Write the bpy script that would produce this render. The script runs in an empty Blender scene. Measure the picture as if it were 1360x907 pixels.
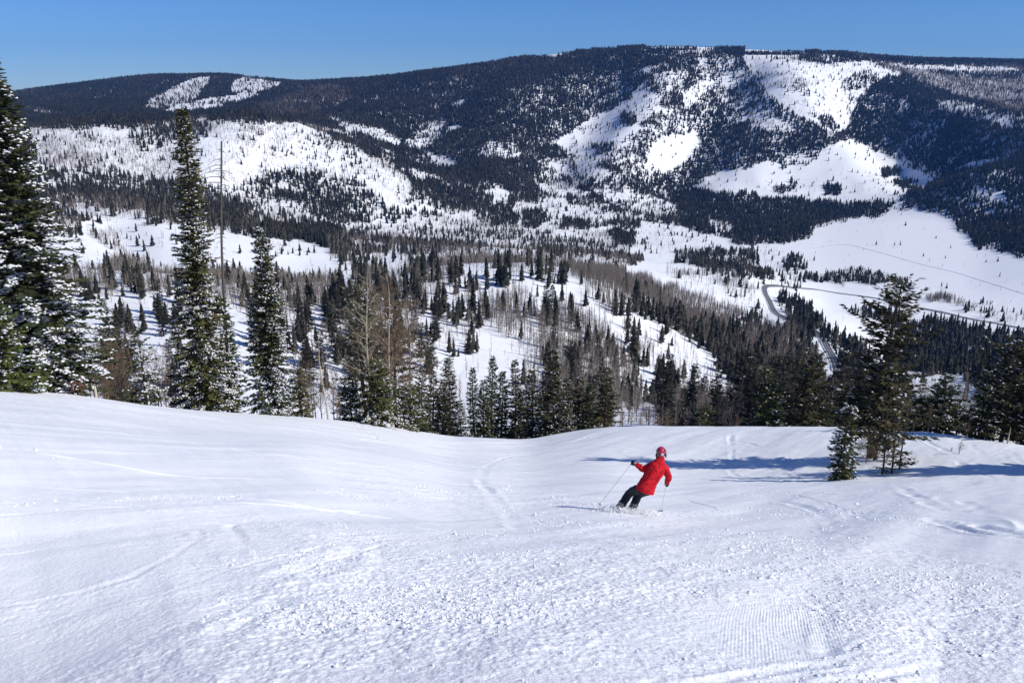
import bpy, math, random
import numpy as np
from mathutils import Vector, Matrix

# ------------------------------------------------------------------ camera, sky, sun, exposure
S = bpy.context.scene
COL = S.collection
R = math.radians
PITCH = 16.4
FPX = 1132.0                      # focal length in photo pixels (1360 wide)
cP, sP = math.cos(R(PITCH)), math.sin(R(PITCH))

cam = bpy.data.cameras.new('camera')
cam.sensor_width = 36.0
cam.lens = 36.0 * FPX / 1360.0
cam.clip_start = 0.1
cam.clip_end = 60000
cam_o = bpy.data.objects.new('camera', cam)
cam_o.location = (0, 0, 0)
cam_o.rotation_euler = (R(90 - PITCH), 0, 0)
COL.objects.link(cam_o)
S.camera = cam_o

SUN_EL = 38.0
SUN_TO = (math.cos(R(-18)), math.sin(R(-18)))      # horizontal direction towards the sun: right, a little behind
world = bpy.data.worlds.new('World')
S.world = world
world.use_nodes = True
nt = world.node_tree
bg = nt.nodes['Background']
sky = nt.nodes.new('ShaderNodeTexSky')
sky.sky_type = 'NISHITA'
sky.sun_disc = False
sky.sun_elevation = R(SUN_EL)
sky.sun_rotation = math.atan2(SUN_TO[0], SUN_TO[1])
sky.altitude = 0
sky.air_density = 0.8
sky.dust_density = 0.0
sky.ozone_density = 9.0
bg.inputs['Strength'].default_value = 0.085
wb = nt.nodes.new('ShaderNodeMix'); wb.data_type = 'RGBA'; wb.blend_type = 'MULTIPLY'
wb.inputs['Factor'].default_value = 1.0
wb.inputs[7].default_value = (0.61, 0.75, 0.95, 1)          # thin dry mountain air: a deeper blue
nt.links.new(sky.outputs[0], wb.inputs[6])
nt.links.new(wb.outputs[2], bg.inputs['Color'])

sun = bpy.data.lights.new('sun', 'SUN')
sun.energy = 3.7
sun.angle = R(0.53)
sun.color = (1.0, 0.95, 0.85)
sun_o = bpy.data.objects.new('sun', sun)
d = Vector((SUN_TO[0] * math.cos(R(SUN_EL)), SUN_TO[1] * math.cos(R(SUN_EL)), math.sin(R(SUN_EL))))
sun_o.rotation_euler = d.to_track_quat('Z', 'Y').to_euler()
sun_o.location = (30, -20, 40)
COL.objects.link(sun_o)

S.view_settings.view_transform = 'Standard'
S.view_settings.look = 'None'
S.view_settings.gamma = 1.0
S.view_settings.exposure = 0.43
S.view_settings.use_curve_mapping = False
S.render.engine = 'CYCLES'
S.cycles.max_bounces = 6
S.cycles.diffuse_bounces = 3
S.cycles.transparent_max_bounces = 6
S.cycles.volume_bounces = 0

rng = np.random.default_rng(11)
random.seed(5)


# ------------------------------------------------------------------ small tools
def ray(px, py):
    u = (np.asarray(px, float) - 680) / FPX
    v = (np.asarray(py, float) - 453.5) / FPX
    return u, cP - v * sP, -sP - v * cP


def proj(x, y, z):
    dep = y * cP - z * sP
    up = y * sP + z * cP
    dep = np.where(dep < 0.05, 0.05, dep)
    return 680 + FPX * x / dep, 453.5 - FPX * up / dep, dep


def _hash(ix, iy, seed):
    n = (ix.astype(np.int64) * 374761393 + iy.astype(np.int64) * 668265263 + seed * 974634777) & 0x7fffffff
    n = ((n ^ (n >> 13)) * 1274126177) & 0x7fffffff
    n = (n ^ (n >> 16)) & 0xffff
    return n / 65535.0


def vnoise(x, y, seed=0):
    x = np.asarray(x, float); y = np.asarray(y, float)
    x0 = np.floor(x); y0 = np.floor(y)
    fx = x - x0; fy = y - y0
    fx = fx * fx * fx * (fx * (fx * 6 - 15) + 10); fy = fy * fy * fy * (fy * (fy * 6 - 15) + 10)
    a = _hash(x0, y0, seed); b = _hash(x0 + 1, y0, seed)
    c = _hash(x0, y0 + 1, seed); e = _hash(x0 + 1, y0 + 1, seed)
    return (a + (b - a) * fx) * (1 - fy) + (c + (e - c) * fx) * fy


def fbm(x, y, octv=4, seed=0, gain=0.5):
    t = 0; a = 1.0; s = 0
    for i in range(octv):
        t = t + a * (vnoise(x * 2 ** i + 17.3 * i, y * 2 ** i - 9.1 * i, seed + i) - 0.5)
        s += a; a *= gain
    return t / s * 2           # about -1..1


def inpoly(px, py, poly):
    px = np.asarray(px); py = np.asarray(py)
    ins = np.zeros(px.shape, bool)
    n = len(poly)
    j = n - 1
    for i in range(n):
        xi, yi = poly[i]; xj, yj = poly[j]
        if yi != yj:
            c = ((yi > py) != (yj > py)) & (px < (xj - xi) * (py - yi) / (yj - yi) + xi)
            ins ^= c
        j = i
    return ins


def mesh_from(name, verts, faces_list, mats, mat_index=None, smooth=False, attrs=None):
    """faces_list: list of int arrays (n,k), k = 3 or 4"""
    me = bpy.data.meshes.new(name)
    verts = np.asarray(verts, np.float32)
    me.vertices.add(len(verts))
    me.vertices.foreach_set('co', verts.ravel())
    idx = np.concatenate([np.asarray(f, np.int32).ravel() for f in faces_list])
    tot = np.concatenate([np.full(len(f), np.asarray(f).shape[1], np.int32) for f in faces_list])
    start = np.concatenate([[0], np.cumsum(tot)[:-1]]).astype(np.int32)
    me.loops.add(len(idx))
    me.loops.foreach_set('vertex_index', idx)
    me.polygons.add(len(tot))
    me.polygons.foreach_set('loop_start', start)
    me.polygons.foreach_set('loop_total', tot)
    if mat_index is not None:
        me.polygons.foreach_set('material_index', np.asarray(mat_index, np.int32))
    me.polygons.foreach_set('use_smooth', np.full(len(tot), bool(smooth)))
    for m in mats:
        me.materials.append(m)
    if attrs:
        for k, (dom, a) in attrs.items():
            at = me.attributes.new(k, 'FLOAT', dom)
            at.data.foreach_set('value', np.asarray(a, np.float32))
    me.update(calc_edges=True)
    return me


def link(name, data, parent=None, loc=None):
    o = bpy.data.objects.new(name, data)
    COL.objects.link(o)
    if parent is not None:
        o.parent = parent
    if loc is not None:
        o.location = loc
    return o


def tag(o, label=None, cat=None, group=None, kind=None):
    if label: o['label'] = label
    if cat: o['category'] = cat
    if group: o['group'] = group
    if kind: o['kind'] = kind
    return o


# ------------------------------------------------------------------ materials
def new_mat(name):
    m = bpy.data.materials.new(name)
    m.use_nodes = True
    n = m.node_tree.nodes
    return m, n, m.node_tree.links, n['Principled BSDF']


def ramp(n, stops):
    r = n.new('ShaderNodeValToRGB')
    e = r.color_ramp.elements
    while len(e) < len(stops):
        e.new(0.5)
    for i, (p, c) in enumerate(stops):
        e[i].position = p
        e[i].color = (*c, 1)
    return r


def mat_snow():
    m, n, l, b = new_mat('snow')
    b.inputs['Roughness'].default_value = 0.55
    b.inputs['Specular IOR Level'].default_value = 0.25
    geo = n.new('ShaderNodeNewGeometry')
    n1 = n.new('ShaderNodeTexNoise'); n1.inputs['Scale'].default_value = 0.35; n1.inputs['Detail'].default_value = 6
    l.new(geo.outputs['Position'], n1.inputs['Vector'])
    r = ramp(n, [(0.3, (0.83, 0.86, 0.915)), (0.7, (0.89, 0.905, 0.935))])
    l.new(n1.outputs['Fac'], r.inputs['Fac'])
    l.new(r.outputs['Color'], b.inputs['Base Color'])
    # fine grain and small lumps; the bump is only a few mm so it fades out with distance by itself
    n2 = n.new('ShaderNodeTexNoise'); n2.inputs['Scale'].default_value = 34; n2.inputs['Detail'].default_value = 5; n2.inputs['Roughness'].default_value = 0.65
    l.new(geo.outputs['Position'], n2.inputs['Vector'])
    n3 = n.new('ShaderNodeTexNoise'); n3.inputs['Scale'].default_value = 90; n3.inputs['Detail'].default_value = 2
    l.new(geo.outputs['Position'], n3.inputs['Vector'])
    ad = n.new('ShaderNodeMath'); ad.operation = 'MULTIPLY_ADD'
    l.new(n3.outputs['Fac'], ad.inputs[0]); ad.inputs[1].default_value = 0.18; l.new(n2.outputs['Fac'], ad.inputs[2])
    bp = n.new('ShaderNodeBump'); bp.inputs['Strength'].default_value = 0.5; bp.inputs['Distance'].default_value = 0.028
    l.new(ad.outputs[0], bp.inputs['Height'])
    l.new(bp.outputs['Normal'], b.inputs['Normal'])
    return m


def mat_tint(name, stops, rough=0.85, spec=0.15, attr='tint', transl=0.0):
    """colour of a leaf / bark: a per-piece 'tint' value plus a per-object random picks a place on the ramp"""
    m, n, l, b = new_mat(name)
    a = n.new('ShaderNodeAttribute'); a.attribute_name = attr
    oi = n.new('ShaderNodeObjectInfo')
    mm = n.new('ShaderNodeMath'); mm.operation = 'MULTIPLY_ADD'
    l.new(oi.outputs['Random'], mm.inputs[0]); mm.inputs[1].default_value = 0.25
    l.new(a.outputs['Fac'], mm.inputs[2])
    r = ramp(n, stops)
    l.new(mm.outputs[0], r.inputs['Fac'])
    l.new(r.outputs['Color'], b.inputs['Base Color'])
    b.inputs['Roughness'].default_value = rough
    b.inputs['Specular IOR Level'].default_value = spec
    return m


def mat_plain(name, col, rough=0.6, spec=0.3, metal=0.0, noise=0.0, nscale=20.0):
    m, n, l, b = new_mat(name)
    b.inputs['Roughness'].default_value = rough
    b.inputs['Specular IOR Level'].default_value = spec
    b.inputs['Metallic'].default_value = metal
    if noise > 0:
        tc = n.new('ShaderNodeTexCoord')
        t = n.new('ShaderNodeTexNoise'); t.inputs['Scale'].default_value = nscale; t.inputs['Detail'].default_value = 4
        l.new(tc.outputs['Object'], t.inputs['Vector'])
        r = ramp(n, [(0.3, tuple(c * (1 - noise) for c in col)), (0.7, tuple(min(1, c * (1 + noise)) for c in col))])
        l.new(t.outputs['Fac'], r.inputs['Fac'])
        l.new(r.outputs['Color'], b.inputs['Base Color'])
    else:
        b.inputs['Base Color'].default_value = (*col, 1)
    return m


M_SNOW = mat_snow()
M_TREESNOW = mat_plain('tree_snow', (0.74, 0.76, 0.81), 0.6, 0.2)
M_FIR = mat_tint('fir_needles', [(0.0, (0.018, 0.028, 0.018)), (0.45, (0.044, 0.056, 0.026)), (0.8, (0.090, 0.096, 0.036)), (1.0, (0.12, 0.10, 0.05))])
M_PINE = mat_tint('pine_needles', [(0.0, (0.018, 0.023, 0.015)), (0.5, (0.042, 0.043, 0.022)), (1.0, (0.105, 0.088, 0.045))])
M_FAR = mat_tint('conifer_needles', [(0.0, (0.008, 0.012, 0.012)), (0.4, (0.019, 0.023, 0.019)), (0.75, (0.045, 0.042, 0.032)), (1.0, (0.085, 0.070, 0.055))])
M_BARK = mat_tint('fir_bark', [(0.0, (0.055, 0.040, 0.030)), (1.0, (0.12, 0.09, 0.07))])
M_ASPEN = mat_tint('aspen_bark', [(0.0, (0.110, 0.092, 0.080)), (0.5, (0.205, 0.172, 0.150)), (1.0, (0.34, 0.30, 0.265))])
M_PALE = mat_tint('pale_aspen_bark', [(0.0, (0.20, 0.17, 0.12)), (0.6, (0.36, 0.32, 0.24)), (1.0, (0.48, 0.45, 0.38))])
M_DEAD = mat_tint('dead_wood', [(0.0, (0.06, 0.053, 0.049)), (1.0, (0.14, 0.128, 0.12))])
M_TWIG = mat_tint('brown_twigs', [(0.0, (0.10, 0.070, 0.050)), (1.0, (0.26, 0.185, 0.125))])
# ------------------------------------------------------------------ terrain: one sheet, laid out as crest and valley lines at true distances
COLS = np.array([-400, -150, 0, 100, 200, 300, 400, 500, 600, 700, 800, 900, 1000, 1100, 1200, 1300, 1400, 1560, 1800], float)
RC = np.array([38, 40, 42, 44, 46, 50, 54, 60, 66, 70, 70, 66, 64, 62, 60, 58, 55, 50, 46], float)        # brink of the ski run
YC = np.array([500, 508, 518, 526, 540, 548, 554, 564, 580, 584, 567, 567, 567, 568, 573, 583, 599, 625, 650], float)
O7 = np.array([20, 20, 22, 22, 22, 22, 24, 26, 28, 31, 42, 55, 60, 60, 55, 48, 40, 30, 25], float)
O4 = np.array([66, 68, 70, 64, 54, 46, 40, 44, 50, 57, 74, 87, 91, 91, 86, 80, 72, 60, 50], float)
Z8 = np.array([-4.3, -4.5, -4.6, -4.65, -4.7, -4.8, -4.9, -5.0, -5.05, -5.06, -5.06, -5.06, -5.06, -5.06, -5.0, -5.0, -4.9, -4.8, -4.6], float)

def A(*v): return np.array(v, float)
#            -400 -150    0  100  200  300  400  500  600  700  800  900 1000 1100 1200 1300 1400 1560 1800
FEAT = [
    (RC * 0.4, YC + O4), (RC * 0.7, YC + O7), (RC, YC),
    (RC * 1.25, YC + 13),
    (A(105, 105, 105, 105, 108, 110, 112, 115, 118, 118, 115, 112, 110, 108, 106, 105, 104, 100, 100),
     A(560, 560, 562, 575, 585, 595, 602, 612, 622, 622, 610, 606, 604, 600, 603, 612, 628, 650, 670)),
    (A(215, 215, 215, 215, 215, 215, 218, 220, 222, 224, 225, 225, 222, 220, 215, 210, 205, 200, 200),
     A(545, 545, 542, 540, 535, 538, 548, 556, 570, 566, 562, 562, 561, 560, 560, 562, 575, 585, 600)),
    (A(320, 320, 320, 320, 320, 325, 335, 350, 360, 365, 370, 380, 380, 380, 370, 360, 360, 350, 350),
     A(475, 470, 462, 455, 440, 442, 456, 462, 470, 478, 492, 512, 526, 530, 532, 532, 536, 540, 545)),
    (A(430, 430, 430, 430, 430, 440, 460, 490, 520, 530, 530, 530, 530, 530, 530, 520, 510, 500, 500),
     A(385, 382, 378, 374, 373, 380, 388, 384, 370, 366, 388, 436, 482, 495, 500, 503, 506, 510, 515)),
    (A(690, 690, 690, 690, 690, 700, 730, 760, 790, 810, 830, 850, 850, 840, 800, 780, 780, 780, 780),
     A(365, 363, 361, 359, 359, 363, 367, 362, 352, 351, 358, 394, 425, 432, 482, 484, 486, 490, 495)),
    (A(960, 960, 960, 960, 960, 980, 1010, 1050, 1080, 1080, 1080, 1000, 990, 1080, 1120, 1130, 1140, 1140, 1140),
     A(292, 290, 288, 286, 288, 298, 316, 328, 331, 333, 342, 362, 382, 408, 410, 411, 411, 411, 411)),
    (A(1450, 1450, 1450, 1450, 1450, 1450, 1470, 1500, 1500, 1500, 1500, 1500, 1500, 1500, 1500, 1500, 1480, 1450, 1450),
     A(262, 260, 257, 256, 258, 270, 286, 305, 318, 326, 334, 342, 348, 352, 352, 352, 346, 335, 330)),
    (A(2000, 2000, 2000, 2000, 2000, 2000, 2000, 2000, 2000, 2020, 2050, 2060, 2060, 2080, 2060, 1900, 1800, 1800, 1800),
     A(175, 175, 172, 163, 156, 154, 162, 203, 255, 268, 276, 284, 290, 292, 291, 305, 300, 290, 285)),
    (A(2500, 2500, 2500, 2500, 2500, 2500, 2450, 2350, 2300, 2300, 2300, 2330, 2330, 2330, 2350, 2250, 2200, 2200, 2200),
     A(176, 176, 174, 168, 166, 166, 168, 192, 232, 232, 236, 240, 250, 262, 268, 245, 235, 230, 225)),
    (A(3300, 3300, 3300, 3300, 3300, 3200, 3000, 2800, 2650, 2650, 2650, 2650, 2650, 2700, 2750, 2650, 2600, 2600, 2600),
     A(150, 150, 148, 144, 142, 142, 146, 160, 176, 174, 172, 172, 180, 196, 212, 196, 186, 180, 180)),
    (A(4000, 4000, 4000, 4000, 4000, 3800, 3500, 3200, 3000, 3000, 3000, 3000, 3000, 3050, 3150, 3150, 3150, 3200, 3200),
     A(140, 138, 134, 128, 120, 118, 124, 128, 126, 116, 110, 110, 116, 124, 142, 146, 150, 150, 150)),
    (A(4600, 4600, 4600, 4600, 4600, 4450, 4100, 3650, 3450, 3450, 3450, 3450, 3450, 3500, 4100, 4600, 4700, 4700, 4700),
     A(132, 132, 127, 113, 101, 101, 111, 105, 93, 78, 66, 63, 66, 71, 80, 82, 84, 86, 88)),
    (A(5600, 5600, 5600, 5600, 5600, 5500, 5300, 5000, 4800, 4800, 4800, 4800, 4800, 4900, 5400, 5700, 5800, 5800, 5800),
     A(136, 136, 134, 128, 122, 122, 122, 118, 108, 98, 92, 92, 92, 92, 92, 92, 92, 94, 96)),
]
AZ = np.radians(np.arange(-64, 64.01, 0.1))
RT = np.concatenate([np.linspace(0.0, 6, 13)[:-1], np.geomspace(6, 7500, 900)])


def smooth1(a, n):
    k = np.hanning(n * 2 + 3); k /= k.sum()
    return np.convolve(np.pad(a, n + 1, mode='edge'), k, mode='valid')


def build_table():
    Rk = [np.zeros_like(AZ), np.full_like(AZ, 8.0)]
    Zk = [np.full_like(AZ, -1.7), None]
    u, yy, zz = ray(COLS, YC)
    az0 = np.arctan2(u, yy)
    Zk[1] = np.interp(AZ, az0, Z8)
    for i, (r, py) in enumerate(FEAT):
        x, y, z = ray(COLS, py)
        az = np.arctan2(x, y)
        tn = z / np.hypot(x, y)
        rr = np.interp(AZ, az, r); tt = np.interp(AZ, az, tn)
        w = 14 if i > 3 else 22
        rr = smooth1(rr, w); tt = smooth1(tt, w)
        Rk.append(rr); Zk.append(rr * tt)
    Rk.append(np.full_like(AZ, 7600.0)); Zk.append(Zk[-1] - 90)
    Rk = np.array(Rk); Zk = np.array(Zk)
    K = len(Rk)
    h = np.diff(Rk, axis=0); dl = np.diff(Zk, axis=0) / h
    m = np.zeros_like(Zk)
    for k in range(1, K - 1):
        w1 = 2 * h[k] + h[k - 1]; w2 = h[k] + 2 * h[k - 1]
        same = dl[k - 1] * dl[k] > 0
        with np.errstate(divide='ignore', invalid='ignore'):
            v = (w1 + w2) / (w1 / dl[k - 1] + w2 / dl[k])
        m[k] = np.where(same, np.nan_to_num(v), 0)
    m[0] = dl[0]; m[-1] = dl[-1]
    HT = np.zeros((len(AZ), len(RT)))
    ai = np.arange(len(AZ))
    for j, r in enumerate(RT):
        k = np.clip((Rk <= r).sum(0) - 1, 0, K - 2)
        r0 = Rk[k, ai]; hh = h[k, ai]; t = np.clip((r - r0) / hh, 0, 1)
        z0 = Zk[k, ai]; z1 = Zk[k + 1, ai]; m0 = m[k, ai]; m1 = m[k + 1, ai]
        t2 = t * t; t3 = t2 * t
        HT[:, j] = (2 * t3 - 3 * t2 + 1) * z0 + (t3 - 2 * t2 + t) * hh * m0 + (-2 * t3 + 3 * t2) * z1 + (t3 - t2) * hh * m1
    return HT


HT = build_table()
AA, RR = np.meshgrid(AZ, RT, indexing='ij')
XX = RR * np.sin(AA); YY = RR * np.cos(AA)


def world_at(px, py, r):
    x, y, z = ray(px, py)
    k = r / np.hypot(x, y)
    return x * k, y * k


def seg_dist(px, py, pts):
    best = np.full(px.shape, 1e18)
    for (x0, y0), (x1, y1) in zip(pts[:-1], pts[1:]):
        dx, dy = x1 - x0, y1 - y0
        t = np.clip(((px - x0) * dx + (py - y0) * dy) / (dx * dx + dy * dy), 0, 1)
        best = np.minimum(best, (px - x0 - t * dx) ** 2 + (py - y0 - t * dy) ** 2)
    return np.sqrt(best)


# spurs and gullies of the mountain across the valley: (amplitude m, half width m, [(px, py, r)])
SPURS = [
    (46, 150, [(1262, 244, 2300), (1185, 202, 2520), (1120, 180, 2700), (1085, 140, 2900), (1040, 105, 3100)]),
    (-58, 120, [(1262, 226, 2420), (1200, 190, 2650), (1150, 150, 2850), (1160, 112, 3100)]),
    (44, 130, [(1400, 190, 2500), (1340, 160, 2760), (1275, 132, 2980), (1200, 104, 3200)]),
    (-52, 110, [(885, 240, 2330), (925, 200, 2520), (962, 150, 2800), (975, 110, 3050)]),
    (40, 120, [(812, 245, 2300), (842, 190, 2560), (868, 140, 2850), (872, 110, 3050)]),
    (-34, 120, [(735, 235, 2320), (760, 180, 2600), (810, 120, 2950)]),
    (30, 150, [(640, 245, 2300), (650, 190, 2600), (690, 110, 3050)]),
    (-30, 140, [(560, 215, 2350), (570, 170, 2650), (600, 120, 3050)]),
    (-9, 30, [(185, 345, 760), (160, 320, 850), (140, 300, 920)]),
    (-14, 70, [(330, 245, 1550), (380, 200, 1750), (420, 172, 1950)]),
    (10, 70, [(270, 250, 1500), (310, 200, 1750), (330, 160, 1950)]),
    (-12, 70, [(165, 245, 1500), (215, 200, 1750), (240, 165, 1950)]),
]
for amp, wid, pts in SPURS:
    P2 = [world_at(*p) for p in pts]
    sel = (RR > 600) & (RR < 4200)
    dd = seg_dist(XX[sel], YY[sel], P2)
    HT[sel] += amp * np.exp(-(dd / wid) ** 2) * np.clip((3420 - RR[sel]) / 350, 0, 1)
wgt = np.clip((RR - 110) / 500, 0, 1) * np.clip(RR / 2600, 0, 1) * np.where(RR > 3300, 0.4, 1)
flat = np.exp(-(((XX - 800) / 420) ** 2 + ((YY - 1500) / 520) ** 2))          # the lake stays flat
wgt = wgt * (1 - 0.95 * np.clip(flat * 1.6, 0, 1))
HT += wgt * (16 * fbm(XX / 330, YY / 330, 4, 3) + 5 * (1 - 2 * np.abs(fbm(XX / 120, YY / 120, 3, 9))))
mid = np.clip((RR - 85) / 60, 0, 1) * np.clip((900 - RR) / 400, 0, 1)
HT += mid * 1.3 * fbm(XX / 45, YY / 45, 3, 21)


def hgt(x, y):
    """terrain height at world positions inside the table's sector"""
    x = np.asarray(x, float); y = np.asarray(y, float)
    az = np.clip(np.arctan2(x, y), AZ[0], AZ[-1]); r = np.hypot(x, y)
    fa = (az - AZ[0]) / (AZ[1] - AZ[0]); ia = np.clip(fa.astype(int), 0, len(AZ) - 2); fa = fa - ia
    ir = np.clip(np.searchsorted(RT, r) - 1, 0, len(RT) - 2)
    fr = np.clip((r - RT[ir]) / (RT[ir + 1] - RT[ir]), 0, 1)
    return ((HT[ia, ir] * (1 - fr) + HT[ia, ir + 1] * fr) * (1 - fa) + (HT[ia + 1, ir] * (1 - fr) + HT[ia + 1, ir + 1] * fr) * fa)


TANT = np.where(RT > 1, HT / np.maximum(RT, 1), -9)
RUNMAX = np.maximum.accumulate(TANT, axis=1)


def horizon_tan(x, y):
    az = np.arctan2(x, y); r = np.hypot(x, y)
    ia = np.clip(np.round((az - AZ[0]) / (AZ[1] - AZ[0])).astype(int), 0, len(AZ) - 1)
    ir = np.clip(np.searchsorted(RT, r) - 2, 0, len(RT) - 1)
    return RUNMAX[ia, ir]


def hit(px, py, rmin=3.0, rmax=7000.0):
    """first terrain point seen along the photo ray"""
    x, y, z = [float(v) for v in ray(px, py)]
    n = math.hypot(x, y)
    rs = np.geomspace(rmin, rmax, 3000)
    zt = hgt(x / n * rs, y / n * rs)
    zr = z / n * rs
    b = np.nonzero(zr <= zt)[0]
    i = b[0] if len(b) else int(np.argmin(zr - zt))
    r = rs[i]
    if 0 < i and len(b):
        a0 = zr[i - 1] - zt[i - 1]; a1 = zr[i] - zt[i]
        r = rs[i - 1] + (rs[i] - rs[i - 1]) * a0 / max(1e-9, a0 - a1)
    X, Y = x / n * r, y / n * r
    return X, Y, float(hgt(X, Y))


# ------------------------------------------------------------------ the snow surface
# ski tracks on the run: (depth m, half width m, berm, [(px, py)...])
TRACKS = [
    (0.060, 0.045, 0.3, [(-20, 812), (60, 800), (130, 785), (190, 765), (235, 735), (256, 714), (260, 706)]),
    (0.050, 0.060, 0.2, [(305, 694), (312, 706), (318, 722), (327, 730)]),
    (0.03, 0.06, 0.4, [(60, 600), (240, 628), (420, 640), (620, 660)]),
    (0.03, 0.06, 0.4, [(160, 570), (340, 600), (520, 622), (720, 650)]),
    (0.05, 0.10, 0.5, [(690, 700), (640, 640), (660, 612), (720, 600), (780, 580)]),
    (0.04, 0.08, 0.5, [(470, 560), (500, 580), (480, 585)]),
    (0.06, 0.10, 0.6, [(1190, 644), (1220, 660), (1260, 678), (1300, 672)]),
    (0.06, 0.10, 0.6, [(1280, 665), (1310, 680), (1345, 690), (1380, 705)]),
    (0.06, 0.11, 0.6, [(1240, 690), (1290, 705), (1340, 715), (1390, 720)]),
    (0.06, 0.11, 0.6, [(1300, 700), (1345, 712), (1390, 726)]),
    (0.05, 0.10, 0.5, [(1230, 585), (1260, 600), (1290, 612), (1320, 640)]),
    (0.05, 0.10, 0.5, [(1240, 605), (1270, 612), (1300, 630), (1350, 640)]),
    (0.05, 0.10, 0.5, [(1290, 590), (1310, 605), (1340, 600), (1360, 620)]),
    (0.04, 0.09, 0.5, [(1040, 665), (1090, 680), (1110, 700)]),
    (0.020, 0.05, 0.7, [(905, 907), (960, 896), (1040, 885), (1120, 878)]),
    (0.020, 0.05, 0.7, [(1100, 907), (1180, 894), (1260, 880)]),
    (0.05, 0.09, 0.5, [(830, 600), (900, 585), (960, 582), (1010, 592)]),
    (0.05, 0.09, 0.5, [(790, 590), (830, 580), (880, 574), (920, 572)]),
    (0.06, 0.10, 0.5, [(970, 575), (972, 600), (978, 632), (1090, 640), (1180, 642)]),
    (0.05, 0.09, 0.5, [(260, 900), (300, 840), (400, 780), (470, 740)]),
    (0.05, 0.10, 0.5, [(80, 900), (200, 850), (330, 790), (470, 730)]),
    (0.024, 0.032, 0.3, [(-20, 690), (120, 676), (300, 668), (480, 676)]),
    (0.024, 0.032, 0.3, [(-20, 742), (80, 728), (200, 716), (250, 706)]),
    (0.024, 0.032, 0.3, [(0, 640), (160, 652), (330, 662), (520, 684)]),
    (0.024, 0.032, 0.3, [(100, 907), (180, 850), (300, 800), (430, 770)]),
    (0.024, 0.032, 0.3, [(200, 907), (260, 850), (340, 800), (420, 752), (520, 720)]),
    (0.024, 0.032, 0.3, [(-20, 850), (90, 820), (220, 790), (330, 752), (420, 728)]),
    (0.024, 0.032, 0.3, [(420, 640), (540, 655), (660, 672), (740, 700)]),
    (0.024, 0.032, 0.3, [(560, 700), (680, 720), (800, 730), (920, 745)]),
    (0.024, 0.032, 0.3, [(900, 660), (1000, 690), (1120, 712), (1240, 740), (1360, 760)]),
    (0.024, 0.032, 0.3, [(980, 640), (1100, 668), (1180, 700), (1290, 730), (1380, 745)]),
    (0.024, 0.032, 0.3, [(1130, 860), (1200, 830), (1290, 810), (1380, 800)]),
    (0.05, 0.08, 0.5, [(1100, 800), (1103, 830), (1095, 860)]),
]


def spline(pts, n=24):
    P = np.array(pts, float)
    P = np.vstack([2 * P[0] - P[1], P, 2 * P[-1] - P[-2]])
    out = []
    for i in range(1, len(P) - 2):
        t = np.linspace(0, 1, n, endpoint=False)[:, None]
        p0, p1, p2, p3 = P[i - 1], P[i], P[i + 1], P[i + 2]
        out.append(0.5 * (2 * p1 + (p2 - p0) * t + (2 * p0 - 5 * p1 + 4 * p2 - p3) * t * t + (3 * p1 - p0 - 3 * p2 + p3) * t ** 3))
    out.append(P[-2:-1])
    return np.vstack(out)


def rough_mask(x, y):
    """how broken up the snow is: 0 groomed or wind packed, 1 lumpy"""
    px, py, _ = proj(x, y, hgt(x, y))
    m = 0.22 + 0.75 * fbm(x / 2.6, y / 2.6, 4, 40) + 0.5 * np.maximum(0, fbm((0.8 * x - 0.6 * y) / 0.7, (0.6 * x + 0.8 * y) / 7, 3, 44))
    lump = np.exp(-(((px - 480) / 230) ** 2 + ((py - 800) / 90) ** 2)) + np.exp(-(((px - 900) / 330) ** 2 + ((py - 745) / 70) ** 2)) \
        + 0.8 * np.exp(-(((px - 1230) / 180) ** 2 + ((py - 800) / 90) ** 2)) + 0.6 * np.exp(-(((px - 700) / 160) ** 2 + ((py - 870) / 60) ** 2))
    calm = np.exp(-(((px - 120) / 240) ** 2 + ((py - 780) / 110) ** 2)) + np.exp(-(((px - 1030) / 95) ** 2 + ((py - 830) / 55) ** 2)) \
        + 0.7 * np.exp(-(((px - 300) / 350) ** 2 + ((py - 600) / 45) ** 2))
    return np.clip(m + 0.75 * lump - 0.55 * calm, 0.10, 1)


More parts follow.
